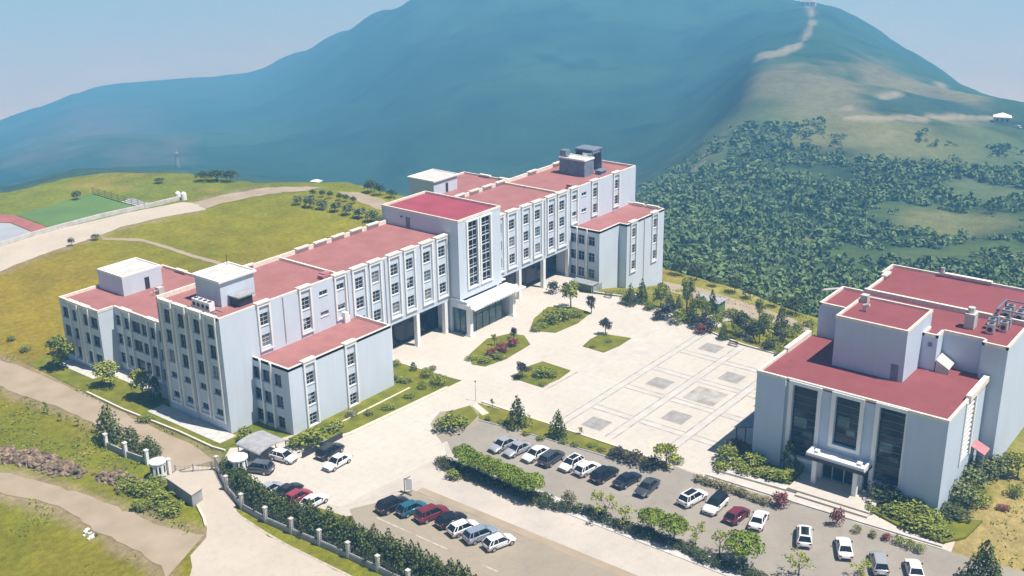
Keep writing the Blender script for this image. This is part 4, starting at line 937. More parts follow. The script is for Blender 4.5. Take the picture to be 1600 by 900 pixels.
def window_mesh(w, h, nv, nh, key):
    k = (w, h, nv, nh, key)
    if k in _wc: return _wc[k]
    mb = MB(); t = 0.05; fr_ = M['frame_shaded'] if key == 'glassw' else M['frame']; mk2 = 'glass' if key in ('glassw', 'blind') else key  # west windows take the frame with shade in its colour
    mb.box(-w / 2, w / 2, -.06, .0, -h / 2, -h / 2 + t); mb.box(-w / 2, w / 2, -.06, .0, h / 2 - t, h / 2)
    mb.box(-w / 2, -w / 2 + t, -.058, .0, -h / 2 + t, h / 2 - t); mb.box(w / 2 - t, w / 2, -.058, .0, -h / 2 + t, h / 2 - t)
    xs = []
    for i in range(nv):
        x = -w / 2 + w * (i + 1) / (nv + 1); mb.box(x - .025, x + .025, -.055, .0, -h / 2 + t, h / 2 - t); xs.append(x)
    for i in range(nh):
        z = -h / 2 + h * (0.62 if nh == 1 else (i + 1) / (nh + 1)); mb.box(-w / 2 + t, w / 2 - t, -.05, .0, z - .02, z + .02)
    mb.box(-w / 2 - .08, w / 2 + .08, -.30, -.20, -h / 2 - .10, -h / 2 - .003)
    pm = MB(); pm.box(-w / 2, w / 2, .004, .03, -h / 2, h / 2)
    if key == 'blind': pm.box(-w / 2, w / 2 if h < 1.9 else .02, .0, .0035, -h * .02, h / 2, 1)
    fo = mb.build('window', fr_, world=False); po = pm.build('pane', [M[mk2], M['blind']], world=False)
    r = (fo.data, po.data); bpy.data.objects.remove(fo); bpy.data.objects.remove(po); _wc[k] = r; return r
WIN_COUNT = {}
def window(root, axis, c, u, z, w, h, nv=1, nh=1, key='glass', depth=0.2):
    fm, pm = window_mesh(w, h, nv, nh, key); org = Vector(root['org'])
    p = Vector((u, c + depth, z)) if axis == 'y' else Vector((c + depth, u, z))
    f = child('window', fm, root, p - org, 0 if axis == 'y' else -math.pi / 2)
    child('pane', pm, f); return f
def pick(i):
    return ['glass', 'blind', 'glass2', 'glass', 'glass', 'glass', 'glass2', 'glass', 'glass', 'glass', 'glassteal'][(i * 7 + 3) % 11]
def fins(_unused, axis, c, u, hw, z0, z1, top=None, cap=None, fw=0.32, out=0.28, root=None):
    """white pilaster pair with sill, joined to one frame round its bay, and a cream coping block over the parapet"""
    mb = MB()
    B = (lambda a, b, d0, d1, e, f, t=None, m_=mb: m_.box(a, b, c - d1, c - d0, e, f)) if axis == 'y' else (lambda a, b, d0, d1, e, f, t=None, m_=mb: m_.box(c - d1, c - d0, a, b, e, f))
    B(u - hw, u - hw + fw, 0.004, out, z0, z1 + .12); B(u + hw - fw, u + hw, 0.004, out, z0, z1 + .12)
    B(u - hw + fw, u + hw - fw, 0.006, out - .03, z0, z0 + .28)
    B(u - hw + fw, u + hw - fw, 0.006, out - .03, z1 - .35, z1 + .12)
    mb.build('pilaster_frame', M['trim'], TB)
    if cap is not None:
        cap = MB()
        if axis == 'y': cap.box(u - hw - .08, u + hw + .08, c - out - .08, c + .62, z1 + .122, z1 + .34)
        else: cap.box(c - out - .08, c + .62, u - hw - .08, u + hw + .08, z1 + .122, z1 + .34)
        cap.build('coping_block', M['cope'], TB)
def parapet(mb, x0, x1, y0, y1, z, h=0.38, t=0.32, sides='NSEW', mi=0, top=1):
    if 'S' in sides: mb.box(x0, x1, y0, y0 + t, z, z + h, mi, top)
    if 'N' in sides: mb.box(x0, x1, y1 - t, y1, z, z + h, mi, top)
    a = y0 + (t + .001 if 'S' in sides else 0); b = y1 - (t + .001 if 'N' in sides else 0)
    if 'W' in sides: mb.box(x0, x0 + t, a, b, z, z + h, mi, top)
    if 'E' in sides: mb.box(x1 - t, x1, a, b, z, z + h, mi, top)
def back_caps(_unused, axis, c, us, hw, z, inward):
    for u in us:
        mb = MB()
        if axis == 'y': mb.box(u - hw, u + hw, min(c, c + inward), max(c, c + inward), z, z + .22)
        else: mb.box(min(c, c + inward), max(c, c + inward), u - hw, u + hw, z, z + .22)
        mb.build('coping_block', M['cope'], TB)
# ------------------------------------------------------------------ the long teaching block
TB = empty('teaching_block', (0, 0, 0), 'long white campus block with red flat roofs, pilastered windows and a central entrance tower', 'building')
mirror = lambda x: 112.1 - x
holes = []; wins = []
for X0 in (8.0, 16.2): 
    for z in (15.8, 12.4): wins.append((X0, z, 1.7, 1.95, 1, 2)); wins.append((mirror(X0), z, 1.7, 1.95, 1, 2))
for X0 in (27.8, 31.5, 36.0, 39.7, 44.1, 48.0):
    for z in (15.75, 12.35, 8.95):
        wins.append((X0, z, 1.7, 1.95, 1, 2)); wins.append((mirror(X0), z, 1.7, 1.95, 1, 2))
for X0, hs_ in ((20.0, .75), (23.6, .95)):
    for z in (16.4, 12.95):
        wins.append((X0, z, 1.7, hs_, 1, 0)); wins.append((mirror(X0), z, 1.7, hs_, 1, 0))
holes = [(x - w / 2, x + w / 2, z - h / 2, z + h / 2) for x, z, w, h, a, b in wins]
mb = MB()
wall(mb, 'y', 0.0, 0, 34.0, 0, 18.3, holes, -1, 0.3); wall(mb, 'y', 0.0, 34.0, 50.0, 6.7, 18.3, holes, -1, 0.3)
wall(mb, 'y', 0.0, 62.0, 87.4, 6.7, 18.3, holes, -1, 0.3); wall(mb, 'y', 0.0, 87.4, 111.9, 0, 18.3, holes, -1, 0.3)
westA = [(y, z, 1.5, h) for y in (2.2, 5.6, 9.35, 12.7) for z, h in ((15.95, 2.1), (12.7, 2.1), (9.4, 2.1), (6.3, .9), (3.0, .9))]
wall(mb, 'x', 0.0, 0, 15, 0, 18.3, [(y - w / 2, y + w / 2, z - h / 2, z + h / 2) for y, z, w, h in westA], -1, 0.3)
for a, b in ((0, 34.0), (50, 62), (87.4, 111.9)): mb.poly([(a, 15, 0), (b, 15, 0), (b, 15, 18.3), (a, 15, 18.3)])
for a, b in ((34.0, 50), (62, 87.4)):
    mb.poly([(a, 15, 0), (b, 15, 0), (b, 15, 18.3), (a, 15, 18.3)]); mb.poly([(a, 0, 6.7), (b, 0, 6.7), (b, 15, 6.7), (a, 15, 6.7)])
mb.poly([(34.0, 0, 0), (34.0, 15, 0), (34.0, 15, 6.7), (34.0, 0, 6.7)]); mb.poly([(87.4, 0, 0), (87.4, 15, 0), (87.4, 15, 6.7), (87.4, 0, 6.7)])
mb.poly([(111.9, 0, -8), (111.9, 15, -8), (111.9, 15, 18.3), (111.9, 0, 18.3)]); mb.box(87.5, 111.8, .05, 14.9, -8, -.02)
mb.build('wall', M['wall'], TB)
for i, (x, z, w, h, nv, nh) in enumerate(wins): window(TB, 'y', 0.0, x, z, w, h, nv, nh, pick(i))
for i, (y, z, w, h) in enumerate(westA): window(TB, 'x', 0.0, y, z, w, h, 1, 1 if h > 1 else 0, ('glassw', 'glassw', 'glass2')[i % 3 if i % 5 == 2 else 0])
# pilasters
mf = MB(); cp = MB()
for X0, hw in ((8.0, 1.25), (16.2, 1.25), (23.6, 1.3), (27.8, 1.6), (31.5, 1.4), (36.0, 1.45), (39.7, 1.4), (44.1, 1.5), (48.0, 1.5)):
    for xx in (X0, mirror(X0)):
        zb = 7.1 if 30 < X0 or X0 > 26 else 10.9
        if X0 == 31.5: zb = 6.9
        fins(mf, 'y', 0.0, xx, hw, zb, 18.3, cap=cp)
for y in (2.2, 5.6, 9.35, 12.7): fins(mf, 'x', 0.0, y, 1.42, 1.5, 18.3, cap=None)
for y in (2.2, 5.6, 9.35, 12.7):
    cq = MB(); cq.box(-.34, .34, y - 1.46, y + 1.46, 18.43, 18.55); cq.build('coping_block', M['cope'], TB)
back_caps(cp, 'y', 15.05, [x for x in (29, 33.2, 37.4, 41.8, 46) ] + [mirror(x) for x in (29, 33.2, 37.4, 41.8, 46)] + [9, 17, 94, 103], 1.5, 18.68, -.7)
# main roof
mb = MB()
for a, b in ((0.3, 23.9), (24.3, 50.0), (62.0, 84.3), (84.7, 111.6)): mb.box(a, b, .3, 14.7, 17.7, 17.95)
mb.build('roof', M['roof'], TB)
mb = MB(); mb.box(0, 50, 0, .30, 18.3, 18.42, 0, 0); mb.box(62, 111.9, 0, .30, 18.3, 18.42)
mb.box(0, .30, .301, 14.7, 17.9, 18.42); mb.box(111.6, 111.9, .301, 14.7, 17.9, 18.42)
mb.box(0, 50, 14.7, 15.0, 17.9, 18.67); mb.box(62, 111.9, 14.7, 15.0, 17.9, 18.67)
mb.box(23.9, 24.3, .301, 14.69, 17.9, 18.35); mb.box(84.3, 84.7, .301, 14.69, 17.9, 18.35)
mb.box(.3, 50, .3, .302, 17.9, 18.3); mb.box(62, 111.6, .3, .302, 17.9, 18.3)
mb.build('parapet', M['cope'], TB)
# colonnade: beams, columns, rear wall with the recess shade in its colour
mb = MB()
mb.box(34.0, 50, .01, .5, 6.1, 6.69); mb.box(62, 87.3, .01, .5, 6.1, 6.69); mb.build('beam', M['wall'], TB)
for x in (34.3, 41.3, 48.7, 63.6, 70.5, 78.4, 86.9):
    mb = MB(); mb.box(x - .38, x + .38, .02, .78, 0.0, 6.09); mb.box(x - .45, x + .45, -.04, .84, 0, .35); mb.build('column', M['trim'], TB)
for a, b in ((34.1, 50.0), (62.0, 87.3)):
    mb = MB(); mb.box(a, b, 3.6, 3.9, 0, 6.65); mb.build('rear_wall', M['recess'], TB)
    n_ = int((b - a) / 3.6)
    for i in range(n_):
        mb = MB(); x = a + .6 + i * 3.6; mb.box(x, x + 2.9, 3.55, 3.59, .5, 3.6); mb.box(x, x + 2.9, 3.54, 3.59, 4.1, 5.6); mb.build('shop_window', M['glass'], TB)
# low left wing and low right wing (three storeys)
def low_wing(x0, x1, yb, base, right=False):
    mb = MB(); y0 = yb
    hw_ = [(y, z, 1.5, 1.9) for y in (-.05 - 0.6, -2.5, -5.0) for z in (8.3, 4.85, 1.4)]
    if not right: hw_ = [(y, z, 1.5, 1.9) for y in (-.75, -2.75, -5.4) for z in (8.3, 4.85, 1.4)]
    wall(mb, 'x', x0, -6.9 if right else y0, 0, base, 10.6, [(y - w / 2, y + w / 2, z - h / 2, z + h / 2) for y, z, w, h in hw_], -1, .3)
    if right:
        mb.poly([(x0, -6.9, base), (94.9, -6.9, base), (94.9, -6.9, 10.6), (x0, -6.9, 10.6)]); mb.poly([(94.9, -6.9, base), (94.9, -8.8, base), (94.9, -8.8, 10.6), (94.9, -6.9, 10.6)])
        fw = [(x, z, 1.6, 1.9) for x in (97.3, 105.7) for z in (8.3, 4.85, 1.3)]; u0 = 94.9
    else:
        fw = [(x, z, 1.6, 1.9) for x in (9.15, 17.5) for z in (7.9, 4.5, 1.2)]; u0 = x0
    wall(mb, 'y', y0, u0, x1, base, 10.6, [(x - w / 2, x + w / 2, z - h / 2, z + h / 2) for x, z, w, h in fw], -1, .3)
    mb.poly([(x1, y0, base), (x1, 0, base), (x1, 0, 10.6), (x1, y0, 10.6)])
    mb.build('wall', M['wall'], TB)
    for i, (y, z, w, h) in enumerate(hw_): window(TB, 'x', x0, y, z, w, h, 1, 1, 'glassteal' if right and i % 3 == 0 else 'glassw')
    for i, (x, z, w, h) in enumerate(fw): window(TB, 'y', y0, x, z, w, h, 1, 2, pick(i + 5))
    mf = MB(); cp = MB()
    for x in ((97.3, 105.7) if right else (9.15, 17.5)): fins(mf, 'y', y0, x, 1.2, -.2 if right else .0, 10.6, cap=cp, fw=.3)
    for y in ((-1.5, -3.9) if right else (-1.75, -4.1)):
        mf = MB(); mf.box(x0 - .25, x0 - .004, y - .15, y + .15, .1, 10.72); mf.build('pilaster', M['trim'], TB)
    r_ = MB()
    if right: r_.box(x0 + .3, x1 - .3, -6.6, -.01, 10.0, 10.22); r_.box(95.2, x1 - .3, -8.5, -6.6, 10.0, 10.22)
    else: r_.box(x0 + .3, x1 - .3, y0 + .3, -.01, 10.0, 10.22)
    r_.build('roof', M['roof'], TB)
    if right:
        cp.box(x0, x0 + .3, -6.9, -.01, 10.2, 10.72); cp.box(x0, 94.9, -6.9, -6.6, 10.2, 10.70); cp.box(94.9, 95.2, -8.8, -6.61, 10.2, 10.72); cp.box(95.2, x1, -8.8, -8.5, 10.2, 10.70); cp.box(x1 - .3, x1, -8.5, -.01, 10.2, 10.75)
        cp.box(x1 - .45, x1 + .1, -7.5, -4.6, 10.752, 10.95); cp.box(x1 - .45, x1 + .1, -3.8, -1.2, 10.752, 10.95)
    else:
        cp.box(x0, x0 + .3, y0, -.01, 10.2, 10.72); cp.box(x0 + .3, x1, y0, y0 + .3, 10.2, 10.70); cp.box(x1 - .3, x1, y0 + .3, -.01, 10.2, 10.72)
    cp.build('parapet', M['cope'], TB)
low_wing(5.2, 26.6, -7.9, 0)
low_wing(87.6, 109.6, -8.8, -8, True)
mb = MB(); mb.box(23.6, 24.3, -.7, -.02, 10.22, 12.0); mb.box(24.3, 24.8, -.6, -.02, 10.22, 11.3); mb.build('roof_duct', M['trim'], TB)
# entrance tower
mb = MB()
sh = [(52.35, 54.95, 8.2, 20.45), (56.0, 58.6, 8.2, 20.45)]
wall(mb, 'y', -2.4, 49.8, 61.7, 6.5, 21.2, sh, -1, .35)
mb.poly([(49.8, -2.4, 6.5), (49.8, 16, 6.5), (49.8, 16, 21.2), (49.8, -2.4, 21.2)]); mb.poly([(61.7, -2.4, 6.5), (61.7, 16, 6.5), (61.7, 16, 21.2), (61.7, -2.4, 21.2)])
mb.poly([(49.8, 16, 0), (61.7, 16, 0), (61.7, 16, 21.2), (49.8, 16, 21.2)]); mb.build('tower_wall', M['wall'], TB)
mb = MB(); mb.box(50.1, 61.4, -2.1, 15.7, 20.6, 20.9); mb.build('tower_roof', M['roof_deep'], TB)
mb = MB(); parapet(mb, 49.75, 61.75, -2.45, 16.05, 20.9, .42, .3, top=0); mb.build('parapet', M['cope'], TB)
for a, b, e, f in sh:
    mb = MB(); mb.box(a, b, -2.12, -2.06, e, f); g_ = mb.build('window_strip', M['glass'], TB)
    fr = MB()
    fr.box(a - .42, a - .003, -2.62, -2.405, e - .3, f + .25); fr.box(b + .003, b + .42, -2.62, -2.405, e - .3, f + .25); fr.box(a, b, -2.61, -2.406, f + .003, f + .25); fr.box(a, b, -2.61, -2.406, e - .3, e - .003)
    fr.build('frame', M['trim'], g_ if False else TB) if False else None
    fo = fr.build('strip_frame', M['trim'], TB)
    tr = MB()
    for k in range(8):
        z = e + (f - e) * k / 7.0; tr.box(a, b, -2.20, -2.125, max(z - .07, e), min(z + .07, f))
        if k < 7:
            tr.box((a + b) / 2 + .25, (a + b) / 2 + .33, -2.19, -2.125, z + .07, z + 1.6)
            tr.box(a, b, -2.185, -2.125, z + .55, z + .60)
    tr.build('glazing_bars', M['frame'], TB)
mb = MB(); mb.box(49.74, 49.79, 9.0, 10.0, 18.0, 20.0); mb.build('roof_door', M['tank'], TB)
mb = MB(); mb.tube((49.74, 11.0, 19.9), (49.6, 11.0, 19.9), .18); mb.build('wall_lamp', M['dark'], TB)
# entrance porch
mb = MB(); mb.box(50.0, 62.7, -.3, 3.0, 0, 6.48, 0); mb.box(49.7, 50.35, -4.0, 3.0, 5.0, 6.5); mb.box(49.7, 50.2, -.4, 3.0, 0, 5.0); mb.box(62.3, 62.9, -3.9, 3, 0, 5.0)
mb.build('porch_wall', M['wall'], TB)
mb = MB(); mb.box(49.6, 63.4, -5.0, -2.0, 5.15, 5.95); mb.box(49.6, 63.4, -2.0, -.29, 6.5, 6.7)
mb.box(49.7, 63.3, -4.9, -4.6, 5.95, 6.25); mb.box(49.6, 64.6, -5.9, -5.0, 5.25, 5.6); mb.build('porch_canopy', M['white'], TB)
mb = MB()
for k in range(13): mb.box(52.3 + k * .7 + (.25 if k > 5 else 0), 52.3 + k * .7 + .42 + (.25 if k > 5 else 0), -5.93, -5.905, 5.33, 5.52)
mb.build('fascia_lettering', M['grey'], TB)
for x in (50.2, 62.6):
    mb = MB(); mb.box(x - .42, x + .42, -4.6, -3.75, 0, 5.14); mb.box(x - .55, x + .55, -4.75, -3.6, 0, .4); mb.build('porch_column', M['trim'], TB)
mb = MB(); mb.box(50.7, 60.0, -3.6, -3.5, .15, 5.1); mb.build('porch_glazing', M['glassteal'], TB)
mb = MB()
for x in (50.7, 52.6, 54.5, 56.4, 58.3, 60.1): mb.box(x - .04, x + .04, -3.68, -3.61, .05, 5.1)
mb.box(50.7, 60.1, -3.67, -3.61, 3.1, 3.2); mb.build('glazing_bars', M['dark'], TB)
mb = MB(); mb.box(50.1, 50.15, -3.3, -.5, .2, 4.7); mb.build('side_door', M['glassteal'], TB)
mb = MB(); mb.box(50.02, 50.09, -2.05, -1.95, .2, 4.7); mb.box(50.02, 50.09, -3.4, -3.2, 0, 4.9); mb.box(50.02, 50.09, -3.2, -.45, 4.7, 4.9); mb.build('door_frame', M['dark'], TB)
# rear three storey wings
def rear_wing(sgn):
    X = (lambda x: x) if sgn > 0 else mirror
    mb = MB(); a, b = (4.3, 22.2)
    wn_ = []
    if sgn > 0:
        front = [(y, z, w, 1.9) for y, w in ((44.3, 1.6), (41.6, 1.3), (38.3, 1.3), (35.8, 1.9)) for z in (9.0, 5.7, 2.3)]
        recs = [(y, z, w, 1.9) for y, w in ((33.2, 2.0), (31.0, 1.4), (28.4, 2.3), (26.0, 1.7), (23.8, 1.4), (21.4, 1.6)) for z in (9.0, 5.7, 2.3)]
        wall(mb, 'x', 1.3, 34.3, 45.8, 0, 11.3, [(y - w / 2, y + w / 2, z - h / 2, z + h / 2) for y, z, w, h in front], -1, .3)
        wall(mb, 'x', 4.3, 15.0, 34.3, 0, 11.3, [(y - w / 2, y + w / 2, z - h / 2, z + h / 2) for y, z, w, h in recs], -1, .3)
        mb.poly([(1.3, 34.3, 0), (4.3, 34.3, 0), (4.3, 34.3, 11.3), (1.3, 34.3, 11.3)])
        mb.poly([(1.3, 45.8, 0), (22.2, 45.8, 0), (22.2, 45.8, 11.3), (1.3, 45.8, 11.3)]); mb.poly([(22.2, 15, 0), (22.2, 45.8, 0), (22.2, 45.8, 11.3), (22.2, 15, 11.3)])
        mb.build('wall', M['wall'], TB)
        for y, z, w, h in front: window(TB, 'x', 1.3, y, z, w, h, 1, 1, 'glassw')
        allr = MB(); 
        for y, z, w, h in recs: window(TB, 'x', 4.3, y, z, w, h, 1, 1, 'glassw')
        mf = MB(); fins(mf, 'x', 1.3, 41.6, 1.35, .7, 11.3); fins(mf, 'x', 1.3, 38.3, 1.35, .7, 11.3); fins(mf, 'x', 4.3, 31.0, 1.3, .7, 11.3); fins(mf, 'x', 4.3, 23.8, 1.3, .7, 11.3)
        r_ = MB(); r_.box(1.6, 21.9, 34.6, 45.5, 10.8, 11.0); r_.box(4.6, 21.9, 15.01, 34.6, 10.8, 11.0); r_.build('roof', M['roof'], TB)
        c_ = MB(); c_.box(1.25, 1.6, 34.25, 45.85, 11.0, 11.45); c_.box(1.6, 4.3, 34.25, 34.6, 11.0, 11.43); c_.box(4.25, 4.6, 15.0, 34.25, 11.0, 11.45); c_.box(1.6, 22.25, 45.5, 45.85, 11, 11.45); c_.box(21.9, 22.25, 15.01, 45.5, 11, 11.45)
        for y in (41.6, 38.3): c_.box(.9, 1.7, y - 1.45, y + 1.45, 11.452, 11.62)
        for y in (31.0, 23.8): c_.box(3.9, 4.7, y - 1.4, y + 1.4, 11.452, 11.62)
        for y in (20, 27, 33, 40): c_.box(21.6, 22.35, y - 1.5, y + 1.5, 11.452, 11.66)
        c_.build('parapet', M['cope'], TB)
    else:
        mb.box(88.5, 107.8, 15.0, 45.8, 0, 10.8); mb.build('wall', M['wall'], TB)
        r_ = MB(); r_.box(88.8, 107.5, 15.01, 45.5, 10.801, 11.0); r_.build('roof', M['roof'], TB)
        c_ = MB(); parapet(c_, 88.5, 107.8, 15.01, 45.8, 10.8, .62, .3, sides='NEW', top=0)
        for y in (21, 27, 33, 39): c_.box(107.1, 107.9, y - 1.6, y + 1.6, 11.422, 11.68)
        c_.build('parapet', M['cope'], TB)
rear_wing(1); rear_wing(-1)
# roof-top stair houses: parts of the block
def stair_house(x0, x1, y0, y1, z0, z1, over=0.0, door=None, mk='wall'):
    mb = MB(); mb.box(x0, x1, y0, y1, z0, z1 - .3); w_ = mb.build('stair_house', M[mk], TB)
    mb = MB(); mb.box(x0 - over + .25, x1 + over - .25, y0 - over + .25, y1 + over - .25, z1 - .3, z1 - .12); k = mb.build('stair_house_roof', M['roofgrey'], TB)
    mb = MB(); parapet(mb, x0 - over - .02, x1 + over + .02, y0 - over - .02, y1 + over + .02, z1 - .299, .34, .27, top=0); mb.build('stair_house_coping', M['trim'], TB)
    if door:
        a, b, e, f = door; mb = MB(); mb.box(a, b, y0 - .06, y0 - .004, e, f); mb.build('roof_door', M['dark'], TB)
stair_house(8.6, 16.4, 37.7, 45.0, 11.0, 14.55, 0, (12.9, 13.8, 11.1, 13.2))
stair_house(3.9, 10.2, 4.3, 10.2, 17.95, 22.1, .35)
stair_house(87.8, 95.8, 37.6, 44.9, 11.0, 14.5, .35, (91.8, 92.6, 11.1, 13.2))
stair_house(98.3, 101.8, 4.2, 10.7, 17.95, 21.6, .1, None, 'tank')
# roof plant
def ac_unit(root, x, y, z, s=1.0, m='metal'):
    mb = MB(); mb.box(x - .42 * s, x + .42 * s, y - .42 * s, y + .42 * s, z + .12, z + 1.25 * s); mb.box(x - .38 * s, x - .3 * s, y - .38 * s, y + .38 * s, z, z + .12); mb.box(x + .3 * s, x + .38 * s, y - .38 * s, y + .38 * s, z, z + .12)
    o_ = mb.build('condenser', M[m], root)
    mb = MB(); mb.tube((x, y, z + 1.25 * s + .002), (x, y, z + 1.25 * s + .05), .3 * s, n=14); mb.build('fan_grille', M['dark'], root)
    mb = MB(); mb.tube((x - .43 * s, y, z + .7), (x - .47 * s, y, z + .7), .28 * s, n=14); mb.build('fan_grille', M['dark'], root)
    return o_
for k in range(4): ac_unit(TB, 1.9, 4.4 + k * 1.05, 18.0, 1.15, 'white')
mb = MB(); mb.box(1.6, 1.7, 2.6, 8.6, 18.05, 18.15); mb.tube((1.2, 2.5, 18.1), (1.2, 8.6, 18.1), .07); mb.tube((2.7, 2.5, 18.1), (2.7, 5, 18.1), .07); mb.build('pipe', M['grey'], TB)
mb = MB(); mb.box(5.4, 8.0, 2.2, 4.2, 18.0, 19.4); mb.box(5.1, 8.3, 1.9, 4.25, 19.4, 19.6, 1); mb.build('roof_hatch_house', [M['dark'], M['grey']], TB)
mb = MB(); mb.box(12.8, 13.9, 33.6, 34.7, 11.0, 12.1); mb.tube((12.0, 34.0, 11.0), (12.0, 34.0, 12.2), .1); mb.tube((11.5, 34.4, 11.5), (12.7, 33.6, 11.9), .08); mb.build('vent_box', M['greyl'], TB)
mb = MB(); mb.box(21.0, 22.6, .9, 2.2, 17.95, 18.6); mb.box(21.6, 23.2, 1.2, 2.4, 18.4, 18.8); mb.build('roof_curb', M['pink'], TB)
mb = MB(); mb.box(88.9, 90.4, .8, 2.2, 17.95, 18.8); mb.build('roof_curb', M['pink'], TB)
mb = MB(); mb.box(93, 95, 18, 19, 11, 11.8); mb.box(91.5, 92.5, 24, 25.3, 11, 11.9); mb.build('roof_curb', M['pink'], TB)
mb = MB(); mb.tube((102.9, 6.6, 18), (102.9, 6.6, 22.2), 1.1, n=16); mb.box(102.0, 105.6, 5.0, 5.2, 22.0, 22.4); mb.build('water_tank', M['white'], TB)
mb = MB(); mb.box(102.0, 105.8, 4.6, 9.4, 22.7, 23.0); 
for x, y in ((102.1, 4.7), (105.5, 4.7), (102.1, 9.1), (105.5, 9.1)): mb.box(x, x + .25, y, y + .25, 17.95, 22.7)
mb.box(102.2, 105.6, 9.12, 9.3, 18, 22.7); mb.box(105.52, 105.7, 4.9, 9.1, 18, 22.7); mb.box(98.5, 100.2, 9.2, 10.7, 21.8, 23.0); mb.build('tank_frame', M['tank'], TB)
mb = MB(); mb.box(101.9, 104.3, 2.4, 4.1, 18.6, 18.8); mb.box(102.1, 104.1, 2.6, 4.0, 17.95, 18.6); mb.build('roof_hatch', M['tank'], TB)
mb = MB(); mb.tube((9.8, 9.9, 22.0), (9.8, 9.9, 23.6), .05); mb.build('aerial', M['dark'], TB)
for x, y, z0, z1 in ((11.8, -.12, 10.8, 18.2), (25.2, -.12, 10.8, 18.2), (33.7, -.12, .2, 18.2), (49.5, -.12, 6.8, 18.2), (62.4, -.12, 6.8, 18.2), (78.4, -.12, 6.8, 18.2), (101.5, -8.92, -5, 10.5)):
    mb = MB(); mb.tube((x, y, z0), (x, y, z1), .07, n=6); mb.build('downpipe', M['greyl'], TB)
for y in (7.5, 14.6): mb = MB(); mb.tube((-.12, y, .3), (-.12, y, 18.2), .07, n=6); mb.build('downpipe', M['greyl'], TB)
# ------------------------------------------------------------------ the hall on the right
HL = empty('hall', (39, -91, 0), 'blue grey hall at the right with three tall glazed openings and stepped red roofs', 'building')
mb = MB()
hg = [(-74.0, -70.5, 2.4, 12.8), (-79.8, -76.5, 5.8, 12.8), (-85.7, -82.35, 2.2, 12.9)]
wall(mb, 'x', 39.2, -86.0, -69.5, 0, 13.4, hg, -1, .45)
wall(mb, 'x', 38.8, -69.5, -65.3, 0, 13.4, [], -1); wall(mb, 'x', 38.8, -91.0, -86.0, 0, 13.4, [], -1)
for y in (-69.5, -86.0): mb.poly([(38.8, y, 0), (39.2, y, 0), (39.2, y, 13.4), (38.8, y, 13.4)])
wall(mb, 'y', -91.0, 38.8, 54.6, 0, 13.4, [(46.2, 49.8, 4.4, 13.0)], -1, .3)
mb.poly([(38.8, -65.3, 0), (55.8, -65.3, 0), (55.8, -65.3, 13.4), (38.8, -65.3, 13.4)])
mb.build('wall', M['hall'], HL)
for a, b, e, f in hg:
    mb = MB(); mb.box(39.60, 39.66, a, b, e, f); mb.build('glazing', M['glass'], HL)
    tr = MB(); n_ = int((f - e) / 1.05)
    rr_ = random.Random(int(-a * 10))
    for k in range(n_):
        z = e + .4 + k * 1.05; tr.box(39.52, 39.59, a, b, z, z + .06)
        if rr_.random() < .35: 
            u_ = rr_.uniform(a, b - 1.2); tr.box(39.53, 39.59, u_, min(b, u_ + rr_.uniform(.8, 2.4)), z + .45, z + .49)
    tr.build('glazing_bars', M['tank'], HL)
    pn = MB(); zc = e + (f - e) * .45
    pn.box(39.56, 39.595, a + 1.4, b - .3, zc - .5, zc + .9); pn.box(39.57, 39.597, a + .5, b - 1.6, zc - 1.6, zc - .9); pn.build('teal_panes', M['glassteal'], HL)  # teal glass panels over the dark glazing
    fr = MB(); fr.box(38.95, 39.196, a - .55, a - .003, e - .5, f + .5); fr.box(38.95, 39.196, b + .003, b + .55, e - .5, f + .5); fr.box(38.96, 39.196, a, b, f + .003, f + .5); fr.box(38.96, 39.196, a, b, e - .5, e - .003)
    fr.build('window_surround', M['trim'], HL)
tr = MB()
tr.box(46.2, 49.8, -90.72, -90.705, 4.4, 13.0); g_ = tr.build('louvre_back', M['dark'], HL)
tr = MB()
for k in range(13):
    z = 4.55 + k * .66; tr.box(46.2, 49.8, -90.95, -90.78, z, z + .26)
tr.box(45.7, 46.2, -91.15, -91.003, 4.2, 13.3); tr.box(49.8, 50.3, -91.15, -91.003, 4.2, 13.3); tr.build('louvre', M['trim'], HL)
mb = MB(); mb.box(39.1, 55.8, -90.7, -65.6, 13.0, 13.2); mb.build('roof', M['roof_hall'], HL)
mb = MB(); mb.box(38.75, 39.1, -69.5, -65.25, 13.2, 13.62); mb.box(38.75, 39.1, -91.05, -86.0, 13.2, 13.62); mb.box(39.12, 39.45, -86.0, -69.5, 13.2, 13.5)
mb.box(39.1, 46.5, -91.05, -90.7, 13.2, 13.6); mb.box(46.5, 54.6, -91.3, -90.6, 13.2, 14.0); mb.box(39.1, 47.5, -65.6, -65.25, 13.2, 13.6); mb.box(47.5, 55.8, -65.75, -65.1, 13.2, 13.95)
mb.build('parapet', M['cope'], HL)
# penthouse
mb = MB(); mb.box(47.2, 56.8, -82.2, -72.4, 13.2, 20.2); mb.build('penthouse_wall', M['hall'], HL)
mb = MB(); mb.box(47.5, 56.5, -81.9, -72.7, 20.2, 20.32); mb.build('penthouse_roof', M['roof_hall'], HL)
mb = MB(); parapet(mb, 47.15, 56.85, -82.25, -72.35, 20.2, .42, .3, top=0); mb.build('parapet', M['cope'], HL)
mb = MB(); mb.box(47.12, 47.19, -81.5, -80.5, 13.3, 15.5); mb.build('roof_door', M['tank'], HL)
mb = MB(); mb.tube((51.5, -74.6, 20.3), (51.5, -74.6, 21.3), .25); mb.tube((51.5, -74.6, 21.2), (51.5, -75.3, 21.4), .22); mb.box(54.6, 55.6, -73.8, -72.8, 20.3, 21.4); mb.build('roof_vent', M['greyl'], HL)
